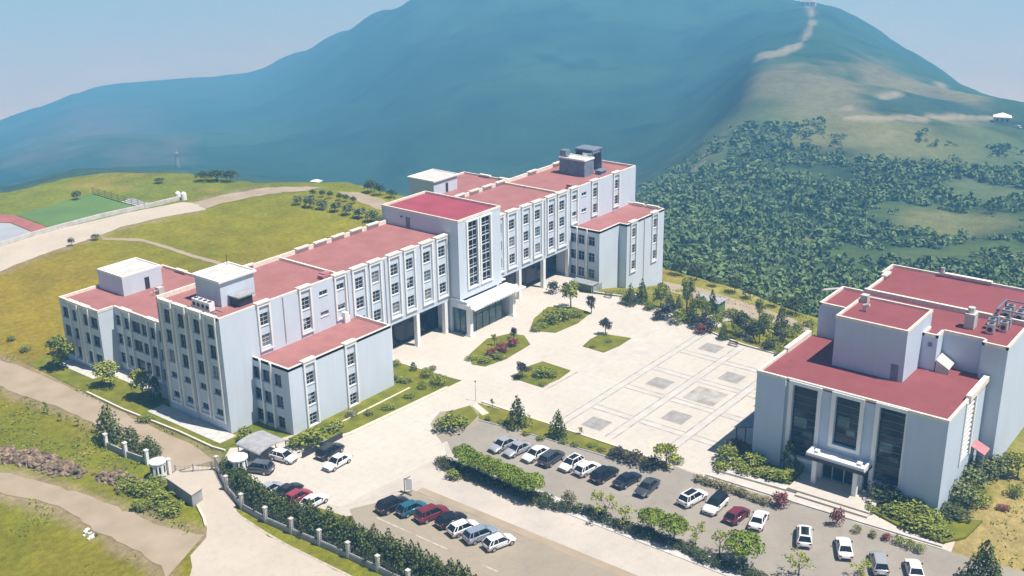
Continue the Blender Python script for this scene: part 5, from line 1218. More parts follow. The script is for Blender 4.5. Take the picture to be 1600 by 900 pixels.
# main volume
mb = MB()
POLY = [(53.4, -82.2), (53.4, -84.3), (55.8, -84.3), (55.8, -89.7), (54.6, -89.7), (54.6, -93.0), (79.0, -93.0), (79.0, -68.6), (74.2, -68.6), (74.2, -69.6), (64.6, -69.6), (64.6, -66.3), (56.1, -66.3), (56.1, -82.2)]
mb.prism(POLY, 0, 17.95); mb.build('main_wall', M['hall'], HL)
mb = MB(); mb.prism([(53.7, -82.5), (53.7, -84.0), (56.1, -84.0), (56.1, -90), (54.9, -90), (54.9, -92.7), (64.5, -92.7), (64.5, -66.6), (56.4, -66.6), (56.4, -82.5)], 17.951, 18.02); mb.prism([(64.9, -92.7), (78.7, -92.7), (78.7, -69.0), (74.5, -69.0), (74.5, -69.9), (64.9, -69.9)], 17.951, 18.03); mb.build('main_roof', M['roof_hall'], HL)
mb = MB()
PP = POLY
for i in range(len(PP)):
    a = Vector(PP[i]); b = Vector(PP[(i + 1) % len(PP)]); d = (b - a).normalized(); n = Vector((-d.y, d.x)) * .3
    e_ = d * .0; h_ = 18.42 + (i % 3) * .004
    if i == len(PP) - 2: h_ = 18.42
    mb.prism([a - e_, b + e_, b + e_ + n, a - e_ + n], 17.952, h_)
mb.box(64.45, 64.95, -92.6, -69.7, 18.03, 18.75); mb.box(78.4, 79.1, -84, -77, 18.44, 18.7); mb.box(72.0, 74.3, -70.2, -69.4, 18.44, 18.75); mb.build('parapet', M['cope'], HL)
mb = MB(); mb.box(53.3, 53.395, -83.6, -83.1, 16.6, 17.2); mb.build('small_window', M['tank'], HL)
mb = MB(); mb.poly([(53.2, -84.5, 14.9), (55.7, -84.5, 15.2), (55.7, -86.3, 14.2), (53.2, -86.3, 13.9)]); mb.poly([(53.2, -84.5, 14.97), (55.7, -84.5, 15.27), (55.7, -86.3, 14.27), (53.2, -86.3, 13.97)]); mb.poly([(53.2, -84.5, 14.9), (53.2, -86.3, 13.9), (53.2, -86.3, 13.2), (53.2, -84.5, 13.2)]); mb.build('roof_hood', M['greyl'], HL)
for i, (x, y) in enumerate([(61.0, -89.0), (61.0, -90.6), (62.6, -89.0), (62.6, -90.6), (59.2, -89.4)]): ac_unit(HL, x, y, 18.03, 1.15, 'metal')
mb = MB(); mb.box(59.0, 60.6, -87.2, -85.9, 18.03, 20.2); mb.tube((59.8, -86.5, 20.2), (59.8, -86.5, 21.0), .5); mb.build('vent_stack', M['greyl'], HL)
mb = MB()
for y in (-92.4, -88.6):
    for x in (64.9, 69.3): mb.box(x, x + .18, y, y + .18, 18.04, 19.5)
mb.box(64.9, 69.5, -92.42, -92.2, 19.5, 19.65); mb.box(64.9, 69.5, -88.62, -88.4, 19.5, 19.65); mb.box(64.88, 65.1, -92.2, -88.62, 19.5, 19.65); mb.box(69.3, 69.5, -92.2, -88.62, 19.5, 19.65); mb.build('plant_frame', M['tank'], HL)
for i in range(4): ac_unit(HL, 65.9 + (i % 2) * 1.8, -91.3 + (i // 2) * 1.7, 18.04, 1.2, 'metal')
mb = MB()
for k in range(3): mb.tube((63.0 + k * .35, -66.2 - 3 * 0, 18.4), (58.5 + k * .35, -65.6, 19.4), .05)
mb.build('roof_rail', M['greyl'], HL)
mb = MB(); mb.tube((78.6, -76.6, 18.4), (78.6, -76.6, 19.5), .35); mb.build('vent_cowl', M['metal'], HL)
# entrance canopy
mb = MB(); mb.box(36.2, 39.19, -82.1, -74.2, 4.25, 4.6); mb.box(36.2, 36.5, -82.1, -74.2, 4.6, 5.1); mb.box(36.5, 39.19, -82.1, -81.8, 4.6, 5.08); mb.box(36.5, 39.19, -74.5, -74.2, 4.6, 5.08)
mb.box(36.8, 37.5, -75.6, -75.0, 4.6, 5.3); mb.box(36.8, 37.5, -81.4, -80.8, 4.6, 5.3); mb.build('entrance_canopy', M['white'], HL)
mb = MB(); mb.box(36.1, 36.18, -82.2, -74.1, 4.15, 4.65); mb.box(36.1, 39.0, -82.2, -82.12, 4.15, 4.45); mb.build('canopy_trim', M['dark'], HL)
for x, y in ((36.9, -75.3), (36.9, -80.9), (38.8, -75.3), (38.8, -80.9)):
    mb = MB(); mb.box(x - .3, x + .3, y - .3, y + .3, .55, 4.24); mb.build('canopy_column', M['trim'], HL)
mb = MB(); mb.box(39.15, 39.19, -81.9, -75.2, .56, 4.0); mb.build('entrance_doors', M['glass'], HL)
mb = MB()
for y in (-81.9, -80.2, -78.5, -76.9, -75.3): mb.box(39.08, 39.145, y - .05, y + .05, .56, 4.0)
mb.build('door_frame', M['frame'], HL)
# side porch with pink roof
mb = MB(); mb.poly([(50.6, -91.02, 5.0), (53.0, -91.02, 5.0), (53.0, -92.9, 4.2), (50.6, -92.9, 4.2)]); mb.poly([(50.6, -91.02, 5.1), (53.0, -91.02, 5.1), (53.0, -92.9, 4.3), (50.6, -92.9, 4.3)])
mb.build('side_porch_roof', M['pink'], HL)
mb = MB()
for x in (50.7, 52.8): mb.box(x, x + .12, -92.85, -92.7, 0, 4.19)
mb.box(50.9, 53.0, -91.06, -91.01, 0, 2.6); mb.build('side_porch_post', M['metal'], HL)
# glass awning on the plaza side
mb = MB(); mb.poly([(39.6, -65.25, 4.6), (45.6, -65.25, 4.6), (45.6, -62.3, 3.7), (39.6, -62.3, 3.7)]); mb.poly([(39.6, -65.25, 4.5), (45.6, -65.25, 4.5), (45.6, -62.3, 3.6), (39.6, -62.3, 3.6)]); mb.build('awning', M['tank'], HL)
mb = MB()
for x in (39.7, 42.6, 45.5): mb.box(x - .06, x + .06, -62.42, -62.3, 0, 3.65)
mb.box(39.6, 45.6, -62.42, -62.3, 3.5, 3.64); mb.build('awning_post', M['dark'], HL)
# keep the hundred windows that show largest; merge the others into one part
_cam = Vector((-90.36, -125.11, 76.3))
_w = [o for o in TB.children if o.name.startswith('window') and not o.name.startswith('window_strip')]
def _vis(o):
    p = Vector(o.location) + Vector(TB['org']); d = (p - _cam).length
    return o.data.vertices[1].co.x and abs(d) + (25 if 15 < p.y < 34 else 0)
_w.sort(key=_vis)
mm = MB()
for o in _w[98:]:
    T = Matrix.Translation(Vector(TB['org']) + o.location) @ Matrix.Rotation(o.rotation_euler.z, 4, 'Z')
    for src, mi in [(o, 0)] + [(c, 1) for c in o.children]:
        k = len(mm.v); mm.v += [tuple(T @ v.co) for v in src.data.vertices]
        for p in src.data.polygons: mm.f.append(tuple(k + i for i in p.vertices)); mm.m.append(mi)
    for c in list(o.children): bpy.data.objects.remove(c)
    bpy.data.objects.remove(o)
tag(mm.build('window', [M['frame'], M['glass']], TB), kind='stuff')
# ------------------------------------------------------------------ vegetation
def ico(sub):
    bm = bmesh.new(); bmesh.ops.create_icosphere(bm, subdivisions=sub, radius=1)
    v = np.array([x.co[:] for x in bm.verts]); f = [[w.index for w in p.verts] for p in bm.faces]; bm.free(); return v, np.array(f)
IC1, IF1 = ico(1); IC2, IF2 = ico(2)
def leaves(pts, nrm, size, r):
    """one small bent leaf-clump card (two triangles, slightly folded) per point"""
    n = len(pts); a = r.normal(size=(n, 3)); d = nrm + a * 0.75; d /= np.linalg.norm(d, axis=1)[:, None] + 1e-9
    t = np.cross(d, r.normal(size=(n, 3))); t /= np.linalg.norm(t, axis=1)[:, None] + 1e-9; b = np.cross(d, t)
    s = (size * r.uniform(0.6, 1.35, n))[:, None]
    v = np.stack([pts - t * s, pts - b * s * .7 + d * s * .25, pts + t * s, pts + b * s * .7 + d * s * .25], 1).reshape(-1, 3)
    f = np.arange(4 * n).reshape(n, 4)
    return v, f
def np_mesh(name, V, F, m):
    me = bpy.data.meshes.new(name); w = F.shape[1]; me.vertices.add(len(V)); me.vertices.foreach_set('co', V.astype(float).ravel()); me.loops.add(F.size); me.loops.foreach_set('vertex_index', F.ravel().astype(np.int32))
    me.polygons.add(len(F)); me.polygons.foreach_set('loop_start', np.arange(0, F.size, w, dtype=np.int32)); me.polygons.foreach_set('loop_total', np.full(len(F), w, dtype=np.int32)); me.update(calc_edges=True); me.materials.append(m); return me
def mk(name, v, f, m):
    me = bpy.data.meshes.new(name); me.from_pydata(v.tolist(), [], [list(map(int, q)) for q in f]); me.materials.append(m); return me
def lobed(r, lobes, n, shell=0.35):
    P = []; N = []
    w = np.array([l[3] ** 2 for l in lobes]); w = w / w.sum()
    for (cx, cy, cz, rr, sq), k in zip(lobes, (w * n).astype(int) + 1):
        d = r.normal(size=(k, 3)); d /= np.linalg.norm(d, axis=1)[:, None]
        d[:, 2] = np.where(d[:, 2] < -.3, -d[:, 2], d[:, 2])
        rad_ = rr * (1 - shell * r.random(k) ** 1.5)[:, None] * (1 + .12 * np.sin(d[:, :1] * 9 + cx * 20))
        p = d * rad_; p[:, 2] *= sq; P.append(p + (cx, cy, cz)); N.append(d)
    return np.concatenate(P), np.concatenate(N)
def crown(kind, seed, n=None):
    r = np.random.default_rng(seed)
    if kind == 'bush':
        L = [(r.uniform(-.24, .24), r.uniform(-.24, .24), r.uniform(.25, .5), r.uniform(.2, .3), 1.5) for _ in range(7)] + [(0, 0, .3, .36, 1.4)]
        p, nn = lobed(r, L, n or 420); v, f = leaves(p, nn, .055, r)
    elif kind == 'ball':
        L = [(0, 0, .5, .44, 1.05)] + [(r.uniform(-.2, .2), r.uniform(-.2, .2), r.uniform(.4, .7), .26, 1) for _ in range(5)]
        p, nn = lobed(r, L, n or 420, .18); v, f = leaves(p, nn, .05, r)
    elif kind == 'roundc':
        L = [(0, 0, .68, .40, .72)] + [(.26 * math.cos(a), .26 * math.sin(a), r.uniform(.6, .74), r.uniform(.20, .26), .85) for a in np.linspace(0, 5.6, 7)]
        p, nn = lobed(r, L, n or 1500, .2); v, f = leaves(p, nn, .038, r)
    elif kind == 'cone':
        n = n or 760; z = 1 - np.sqrt(r.random(n)) * .96; z = np.clip(z, .03, 1); tier = np.abs(((z * 7 + r.normal(0, .08, n)) % 1))
        R_ = (1 - z) ** .8 * (.34 + .17 * (1 - tier)) * r.uniform(.45, 1.08, n) + .01; a = r.random(n) * 6.283 + 0
        R_ *= 1 + .22 * np.sin(a * 3 + seed) 
        p = np.stack([R_ * np.cos(a), R_ * np.sin(a), z], 1); nn = np.stack([np.cos(a), np.sin(a), .5 + 0 * a], 1); v, f = leaves(p, nn, .042, r)
    elif kind == 'column':
        n = n or 380; z = r.random(n); R_ = np.sin(np.clip(z * 1.05 + .1, 0, 1) ** .7 * 3.1416) ** .5 * .47 * r.uniform(.6, 1.05, n); a = r.random(n) * 6.283
        p = np.stack([R_ * np.cos(a), R_ * np.sin(a), z], 1); nn = np.stack([np.cos(a), np.sin(a), .3 + 0 * a], 1); v, f = leaves(p, nn * 1.0, .06, r)
    elif kind == 'broadc':
        L = [(r.uniform(-.26, .26), r.uniform(-.26, .26), r.uniform(.38, .82), r.uniform(.13, .22), 1.0) for _ in range(11)] + [(0, 0, .6, .26, 1.3)]
        p, nn = lobed(r, L, n or 900, .5); v, f = leaves(p, nn, .04, r)
    elif kind == 'sparsec':
        L = [(r.uniform(-.32, .32), r.uniform(-.32, .32), r.uniform(.4, .88), r.uniform(.1, .17), .9) for _ in range(13)]
        p, nn = lobed(r, L, n or 330, .8); v, f = leaves(p, nn, .036, r)
    elif kind == 'sapc':
        L = [(r.uniform(-.2, .2), r.uniform(-.2, .2), r.uniform(.3, .9), .16, 1) for _ in range(5)]
        p, nn = lobed(r, L, 90, .8); v, f = leaves(p, nn, .07, r)
    v[:, 2] = np.maximum(v[:, 2], 0.0)
    return v, f
CR_ = {}
def crown_mesh(kind, mkey, var):
    k = (kind, mkey, var)
    if k not in CR_: v, f = crown(kind, hash_(kind) + var); CR_[k] = mk('leaf_crown', v, f, M[mkey])
    return CR_[k]
def hash_(s): return sum(ord(c) * (i + 3) for i, c in enumerate(s))
def trunk_mesh(var, kind):
    k = ('trunk', var, kind)
    if k in CR_: return CR_[k]
    r = random.Random(var); mb = MB(); h = .62 if kind != 'cone' else .5
    mb.tube((0, 0, -.03), (r.uniform(-.02, .02), r.uniform(-.02, .02), h), .03, .018, 7)
    for i in range(4 if kind != 'cone' else 0):
        a = i * 1.6 + r.random(); z = h * r.uniform(.55, .95); mb.tube((0, 0, z), (.22 * math.cos(a), .22 * math.sin(a), z + r.uniform(.12, .25)), .013, .006, 5)
    o = mb.build('trunk', M['bark'], world=False); CR_[k] = o.data; bpy.data.objects.remove(o); return CR_[k]
KIND = {  # kind: crown, leaf material, has trunk, object name, category
    'bush': ('bush', 'lf_bush', 0, 'shrub', 'shrub'), 'darkgreen': ('bush', 'lf_dark', 0, 'shrub', 'shrub'), 'darkbush': ('bush', 'lf_pur', 0, 'shrub', 'shrub'), 'redbush': ('bush', 'lf_red', 0, 'shrub', 'shrub'),
    'palebush': ('bush', 'lf_pale', 0, 'shrub', 'shrub'), 'round0': ('ball', 'lf_bush', 0, 'shrub', 'shrub'), 'round': ('roundc', 'lf_round', 1, 'clipped_tree', 'tree'), 'conifer': ('cone', 'lf_con', 1, 'conifer_tree', 'tree'),
    'cypress': ('column', 'lf_dark', 0, 'cypress_tree', 'tree'), 'pine': ('broadc', 'lf_light', 1, 'pine_tree', 'tree'), 'broad': ('broadc', 'lf_bush', 1, 'broadleaf_tree', 'tree'), 'tree': ('broadc', 'lf_light', 1, 'broadleaf_tree', 'tree'),
    'tree0': ('bush', 'lf_grey', 1, 'broadleaf_tree', 'tree'), 'darktree': ('broadc', 'lf_pur', 1, 'dark_leaved_tree', 'tree'), 'darktree0': ('ball', 'lf_dark', 1, 'broadleaf_tree', 'tree'), 'sparse': ('sparsec', 'lf_light', 1, 'broadleaf_tree', 'tree'), 'sapling': ('sapc', 'lf_bush', 1, 'sapling', 'tree')}
def plant(kind, x, y, h, w, label, group=None, z=None):
    c, mk_, tr, nm, cat = KIND[kind]; var = random.randrange(4)
    if '|' in label: t, i = label.split('|'); label = t.replace('ORD', ordn(int(i)))
    z = ground_z(x, y) if z is None else z
    rz = random.uniform(0, 6.28); sc = (w * random.uniform(1.08, 1.28), w * random.uniform(1.08, 1.28), h * 1.1)
    if tr:
        e = empty(nm, (x, y, z), label, cat, group); e.rotation_euler = (0, 0, rz)
        child('crown', crown_mesh(c, mk_, var), e, sc=sc)
        t = child('trunk', trunk_mesh(var, c), e, sc=(h, h, h)); return e
    o = bpy.data.objects.new(nm, crown_mesh(c, mk_, var)); COL.objects.link(o); o.location = (x, y, z); o.rotation_euler = (0, 0, rz); o.scale = sc
    return tag(o, label, cat, group)
for kind, x, y, _z, h, w, lab in PLANTS:
    g_ = None
    if '|' in lab: g_ = lab.split('|')[0].replace('ORD ', '').replace(' from the left', 's').strip()
    plant(kind, x, y, h, w, lab, g_)
# hedge of conifers behind the roadside fence
FX = [(-8.3, -7.3), (-11.0, -12.8), (-12.8, -18.2), (-13.1, -23.3), (-12.9, -28.0), (-12.6, -32.8), (-12.4, -37.6), (-12.3, -42.5), (-12.3, -47.4), (-12.3, -52.3), (-12.3, -57.2), (-12.3, -62.1), (-12.3, -67)]
pts = []
for a, b in zip(FX, FX[1:]):
    a = Vector(a); b = Vector(b); n = int((b - a).length / 1.2)
    pts += [a + (b - a) * i / n for i in range(n)]
for i, p in enumerate(pts[1:]):
    h = (random.uniform(2.9, 4.1) if i > 4 else 1.7) * (1.12 if p.y < -42 else 1.0)
    plant('conifer', p.x + random.uniform(1.9, 2.4), p.y + random.uniform(-.3, .3) + .3, h, random.uniform(2.9, 3.6), 'ORD conifer from the gate in the dense hedge behind the roadside post fence|%d' % (i + 1), 'conifers in the roadside hedge')
    if i % 3 == 1: plant('darkgreen', p.x + 1.0, p.y, 1.3, 2.2, 'ORD low scrubby bush from the gate between fence and conifer hedge|%d' % (i // 3 + 1), 'scrubby bushes along the roadside fence')
# clipped low hedge on the median
k = 0; y = -31.2
while y > -100:
    k += 1; plant('darkgreen', 12.0 + random.uniform(-.3, .3) + (0.9 if y < -53 else 0), y, random.uniform(.95, 1.3), random.uniform(1.8, 2.3), 'ORD low hedge shrub from the left along the roadside edge of the parking median|%d' % k, 'low hedge shrubs on the parking median', z=.1)
    y -= 1.42
for i in range(12):
    plant('darkgreen', 11.15 + random.uniform(-.15, .15), -32.5 - i * 1.55, 1.1, 1.9, 'ORD dark shrub from the left under the dense clipped trees of the median|%d' % (i + 1), 'dark shrubs under the clipped trees', z=.1)
# far woodland on the valley slopes: reads as one mass
def woodland():
    r = np.random.default_rng(21); V = []; F = []; k = 0; cnt_ = 0
    ca = np.array([c[0] for c in TCOL]); re_ = np.array([c[1] for c in TCOL])
    tries = 0
    while cnt_ < 5600 and tries < 60000:
        tries += 1; a = r.uniform(9.5, 31.5); R = 230 + 420 * r.random() ** 1.1
        if R < np.interp(a, ca, re_) + 12: continue
        x = CX + R * math.cos(math.radians(a)); y = CY + R * math.sin(math.radians(a))
        dens = float(fbm(np.array([x / 40.0]), np.array([y / 40.0]), 4)[0]) + .10
        for pa, pr, da, dr, c, s in PATCHES:
            if c != 'pale' and ((a - pa) / da) ** 2 + ((R - pr) / dr) ** 2 < 1.0: dens -= .42
        if dens < r.uniform(-.34, .34): continue
        s_ = r.choice([r.uniform(.7, 1.4), r.uniform(1.2, 2.4), r.uniform(2.0, 3.4)]) * (0.75 + R / 1000); n = 46 if R < 420 else 26
        L = [(r.uniform(-.5, .5), r.uniform(-.5, .5), r.uniform(.1, .7), r.uniform(.3, .6), r.uniform(.6, 1.0)) for _ in range(3)]
        p, nn = lobed(r, L, n, .4); v, f = leaves(p, nn, .26, r); v = v * (s_, s_, s_ * r.uniform(.7, 1.2)) + (x, y, ground_z(x, y))
        V.append(v); F.append(f + k); k += len(v); cnt_ += 1
    o = bpy.data.objects.new('woodland', np_mesh('woodland', np.concatenate(V), np.concatenate(F), M['wood'])); COL.objects.link(o)
    return tag(o, 'far hazy scrub woodland covering the valley slope behind the campus at the right', 'woodland', kind='stuff')
M['wood'] = mat('woodland_leaves', (0.16, 0.225, 0.085), 0.9, col2=(0.115, 0.17, 0.068), scale=0.03, island=0.18, spec=0.03)
woodland()
# grass tufts and weeds on the near banks: uncountable ground cover
def tufts():
    r = np.random.default_rng(5); P = []
    for _ in range(5200):
        x = r.uniform(-34, -4); y = r.uniform(-22, 60)
        if fbm(np.array([x / 5.0]), np.array([y / 5.0]), 3)[0] < .02: continue
        if -11.5 < x < -5.5 or (-28 < x < -19.8 and y < 20) and (-28.5 + .0 * y < x < -21): continue
        if x > -19.5 and y < -2 or y < -17.5: continue
        P.append((x, y, 0.06))
    for _ in range(1500):
        x = r.uniform(84, 112); y = r.uniform(-60, -10)
        if fbm(np.array([x / 5.0]), np.array([y / 5.0]), 3)[0] > .0: P.append((x, y, ground_z(x, y) + .1))
    for _ in range(900):
        x = r.uniform(33, 75); y = r.uniform(-130, -97); P.append((x, y, ground_z(x, y) + .08))
    P = np.array(P); v, f = leaves(np.repeat(P, 3, 0) + r.normal(0, .25, (len(P) * 3, 3)) * (1, 1, .1), np.array([[0, 0, .8]]) + np.zeros((len(P) * 3, 3)), .16, r)
    o = bpy.data.objects.new('weeds', mk('weeds', v, f, M['lf_bush'])); COL.objects.link(o); tag(o, 'scattered weeds and grass tufts over the rough banks and terraces', 'weeds', kind='stuff')
tufts()
# rubble heaps
def heap(pts, n, s, label, seed):
    r = np.random.default_rng(seed); V = []; F = []; k = 0
    for _ in range(n):
        c = pts[r.integers(len(pts))]; q = r.normal(0, s, 2); x, y = c[0] + q[0] * .55, c[1] + q[1] * 1.1
        hh = max(0, 1.0 - np.hypot(*q) / (2.4 * s)) * .9; z_ = r.random() * hh
        sz = r.uniform(.18, .6); v = IC1 * r.uniform(.6, 1.2, (len(IC1), 1)) * sz * (1, r.uniform(.7, 1.3), .8) + (x, y, z_); V.append(v); F.append(IF1 + k); k += len(v)
    o = bpy.data.objects.new('rubble_heap', mk('rubble_heap', np.concatenate(V), np.concatenate(F), M['rock'])); COL.objects.link(o); return tag(o, label, 'rubble', kind='stuff')
heap(RUBBLE, 620, 1.15, 'long heap of dark reddish rubble along the bank at the left edge', 1)
heap(RUBBLE2, 240, .7, 'small heap of dark rubble on the grass before the guard booth', 2)
mb = MB(); r_ = random.Random(4)
for i in range(14):
    x, y = DEBRIS[0] + r_.uniform(-.7, .7), DEBRIS[1] + r_.uniform(-1.3, 1.3); s = r_.uniform(.08, .26); mb.box(x - s, x + s, y - s, y + s, .02, .1 + s * .8, 1 if i % 4 == 0 else 0)
tag(mb.build('litter_pile', [M['white'], M['rock']]), 'small pile of white and dark litter beside the dirt road', 'litter', kind='stuff')
# ------------------------------------------------------------------ fences, gate, booths, small things
FN = empty('roadside_fence', (FX[0][0], FX[0][1], 0), 'long roadside fence of grey posts on a low concrete wall before the conifer hedge', 'fence')
mb = MB()
for a, b in zip(FX, FX[1:]):
    a = Vector(a); b = Vector(b); d = (b - a).normalized(); n = Vector((-d.y, d.x)) * .15
    mb.prism([a - n, b - n, b + n, a + n], 0, .75)
mb.build('base_wall', M['grey'], FN)
mb = MB()
for a, b in zip(FX, FX[1:]):
    for z in (1.0, 1.25, 1.5, 1.75): mb.tube((*a, z), (*b, z), .025, n=4, cap=False)
    for q in range(1, 12): 
        t = q / 12; x = a[0] + (b[0] - a[0]) * t; y = a[1] + (b[1] - a[1]) * t; mb.tube((x, y, .75), (x, y, 1.8), .015, n=4, cap=False)
mb.build('mesh_panel', M['dark'], FN)
for x, y in FX:
    mb = MB(); mb.box(x - .2, x + .2, y - .2, y + .2, 0, 2.15); mb.box(x - .27, x + .27, y - .27, y + .27, 2.15, 2.28); mb.build('post', M['greyl'], FN)
GP = GATE_LEFT_POSTS
F2 = empty('pillar_fence', (GP[0][0], GP[0][1], 0), 'short fence of four white pillars with grey panels left of the guard booth', 'fence')
for x, y in GP:
    mb = MB(); mb.box(x - .22, x + .22, y - .22, y + .22, 0, 2.2); mb.box(x - .28, x + .28, y - .28, y + .28, 2.2, 2.34); mb.build('pillar', M['trim'], F2)
mb = MB()
for a, b in zip(GP[:2], GP[1:3]):
    a = Vector(a); b = Vector(b); d = (b - a).normalized(); n = Vector((-d.y, d.x)) * .1; mb.prism([a - n, b - n, b + n, a + n], 0, 1.0)
mb.build('panel', M['grey'], F2)
GT = empty('sliding_gate', (-12.2, -3.4, 0), 'low grey barred gate across the road right of the left guard booth', 'gate')
mb = MB()
for z in (.25, 1.05): mb.tube((-12.2, -3.2, z), (-8.7, -6.6, z), .04, n=5)
for i in range(9): t = i / 8; mb.tube((-12.2 + 3.5 * t, -3.2 - 3.4 * t, .1), (-12.2 + 3.5 * t, -3.2 - 3.4 * t, 1.1), .025, n=4)
mb.build('gate_bars', M['grey'], GT)
for p in ((-12.2, -3.2), (-10.5, -4.9), (-8.7, -6.6)):
    mb = MB(); mb.box(p[0] - .08, p[0] + .08, p[1] - .08, p[1] + .08, 0, 1.3); mb.build('gate_post', M['grey'], GT)
def booth(x, y, label, s=1.0, h=2.5):
    e = empty('guard_booth', (x, y, 0), label, 'booth')
    def oct_(r): return [(x + r * math.cos(a), y + r * math.sin(a)) for a in [math.pi / 10 + i * math.pi / 5 for i in range(10)]]
    mb = MB(); mb.prism(oct_(1.15 * s), 0, h); mb.build('wall', M['white'], e)
    mb = MB(); P = oct_(1.28 * s); mb.prism(P, h + .002, h + .16); T = (x, y, h + .6)
    for i in range(10): mb.poly([(*P[i], h + .16), (*P[(i + 1) % 10], h + .16), T])
    mb.build('roof', M['trim'], e)
    for i in (2, 3, 4):
        a = math.pi / 3 + i * math.pi / 3 ; mb = MB(); c = Vector((x, y)) + Vector((math.cos(a), math.sin(a))) * 1.08 * s; t = Vector((-math.sin(a), math.cos(a))) * .34 * s; n = Vector((math.cos(a), math.sin(a))) * .03
        mb.prism([c - t - n, c + t - n, c + t + n, c - t + n], 1.0, 2.05); mb.build('window', M['glass'], e)
booth(BOOTH_A[0], BOOTH_A[1], 'white round guard booth with dark windows beside the left pillars and gate', .95, 2.4)
booth(BOOTH_B[0] + .4, BOOTH_B[1] + .5, 'white guard booth among the conifers next to a parked dark grey car', 1.1, 2.3)
e = empty('gatehouse_box', (-15.2, -9.2, 0), 'low grey box structure with paler flat top at the roadside below the left booth', 'shelter')
mb = MB(); mb.prism([(-16.4, -12.6), (-14.5, -12.2), (-13.6, -5.7), (-15.6, -6.1)], 0, 1.75); mb.build('wall', M['grey'], e)
mb = MB(); mb.prism([(-16.5, -12.7), (-14.4, -12.3), (-13.5, -5.6), (-15.7, -6.0)], 1.752, 1.86); mb.build('top', M['road'], e)
kerb([(-15.9, -12.9), (-17.4, -16.2), (-18.4, -17.9)], .3, .25)
# curved carport
CPX = empty('carport', (-1.8, -9.2, 0), 'grey curved carport roof beside the low left wing', 'carport')
mb = MB(); n = 10
for i in range(n):
    a0 = math.pi * i / n; a1 = math.pi * (i + 1) / n
    x0 = -1.6 - 2.6 * math.cos(a0); x1 = -1.6 - 2.6 * math.cos(a1); z0 = 2.0 + .55 * math.sin(a0); z1 = 2.0 + .55 * math.sin(a1)
    mb.poly([(x0, -11.6, z0), (x1, -11.6, z1), (x1, -6.4, z1), (x0, -6.4, z0)]); mb.poly([(x0, -11.6, z0 - .07), (x1, -11.6, z1 - .07), (x1, -6.4, z1 - .07), (x0, -6.4, z0 - .07)])
mb.build('roof', M['grey'], CPX)
for x in (-4.0, .8):
    for y in (-11.3, -9, -6.7): mb = MB(); mb.tube((x, y, 0), (x, y, 2.05), .07, n=6); mb.build('post', M['dark'], CPX)
mb = MB(); mb.box(1.2, 9.0, -14.3, -14.15, .0, .9); tag(mb.build('low_wall', M['dark']), 'low dark wall under the big green bush beside the black large car', 'wall')
# lamp post, board, bench, bin, screen, wall piece, shed
e = empty('lamp_post', (POLE[0], POLE[1], 0), 'thin grey lamp post at the corner of the green strip', 'lamp post')
mb = MB(); mb.tube((POLE[0], POLE[1], 0), (POLE[0], POLE[1], 3.3), .05, .035, 6); mb.build('pole', M['grey'], e)
mb = MB(); mb.tube((POLE[0], POLE[1], 3.3), (POLE[0], POLE[1], 3.5), .11, n=8); mb.build('lamp_head', M['dark'], e)
e = empty('sign_frame', (HOOP[0], HOOP[1], 0), 'thin black post frame with a white panel standing above the parked black car', 'sign')
x, y = HOOP; mb = MB(); mb.tube((x, y, 0), (x, y, 2.3), .06, n=6); mb.tube((x, y, 2.1), (x + .5, y - .7, 2.6), .05, n=5); mb.box(x - .9, x + .3, y - .1, y + .1, .0, .15); mb.box(x - .1, x + .1, y - 1.2, y + .8, .0, .15); mb.tube((x, y - .1, .1), (x + .5, y - 1.0, .5), .04, n=5); mb.build('frame', M['dark'], e)
mb = MB(); mb.prism([(x + .08, y - .12), (x + .55, y - .85), (x + .6, y - .82), (x + .13, y - .09)], .55, 2.2); mb.build('panel', M['white'], e)
def bench(x, y, label):
    e = empty('bench', (x, y, .03), label, 'bench')
    mb = MB()
    for i in range(4): mb.box(x - .24 + i * .13, x - .14 + i * .13, y - .85, y + .85, .45, .5)
    mb.build('seat', M['bark'], e); mb = MB(); mb.box(x + .28, x + .33, y - .85, y + .85, .6, .68); mb.box(x + .28, x + .33, y - .85, y + .85, .78, .88); mb.build('backrest', M['bark'], e)
    for s in (-.7, .7): mb = MB(); mb.box(x - .22, x - .15, y + s - .03, y + s + .03, .03, .45); mb.box(x + .2, x + .3, y + s - .03, y + s + .03, .03, .9); mb.build('leg', M['dark'], e)
bench(81.0, -13.4, 'dark slatted bench by the rim wall near the two small conifers')
bench(73.6, -44.3, 'dark bench at the far plaza edge below the purplish bushes')
e = empty('litter_bin', (69.4, -55.0, .03), 'small dark litter bin standing alone on the plaza near the hall', 'bin')
mb = MB(); mb.tube((69.4, -55.0, .1), (69.4, -55.0, .95), .2, .24, 10); mb.build('bin_body', M['dark'], e); mb = MB(); mb.tube((69.4, -55.0, .03), (69.4, -55.0, .1), .1, n=8); mb.build('foot', M['grey'], e)
mb = MB(); mb.box(83.0, 83.4, -19.6, -16.4, .0, 1.1); mb.box(81.6, 83.0, -19.6, -19.3, 0, .8); tag(mb.build('stub_wall', M['white']), 'white stub wall at the far plaza corner by the planting band', 'wall')
e = empty('green_screen', (81.4, -7, 0), 'dark green screen wall with pale cap in front of the low right wing', 'wall')
mb = MB(); mb.box(81.2, 81.5, -9.6, -4.4, 0, 1.6); mb.build('screen', M['lf_con'], e); mb = MB(); mb.box(81.1, 84.6, -9.6, -9.5, 0, 1.3); mb.box(81.1, 83.4, -9.7, -4.3, 1.602, 1.72); mb.build('cap', M['metal'], e)
e = empty('garden_shed', (95.4, -28.2, -3.7), 'small green walled shed with grey flat roof among the terrace bushes', 'shed')
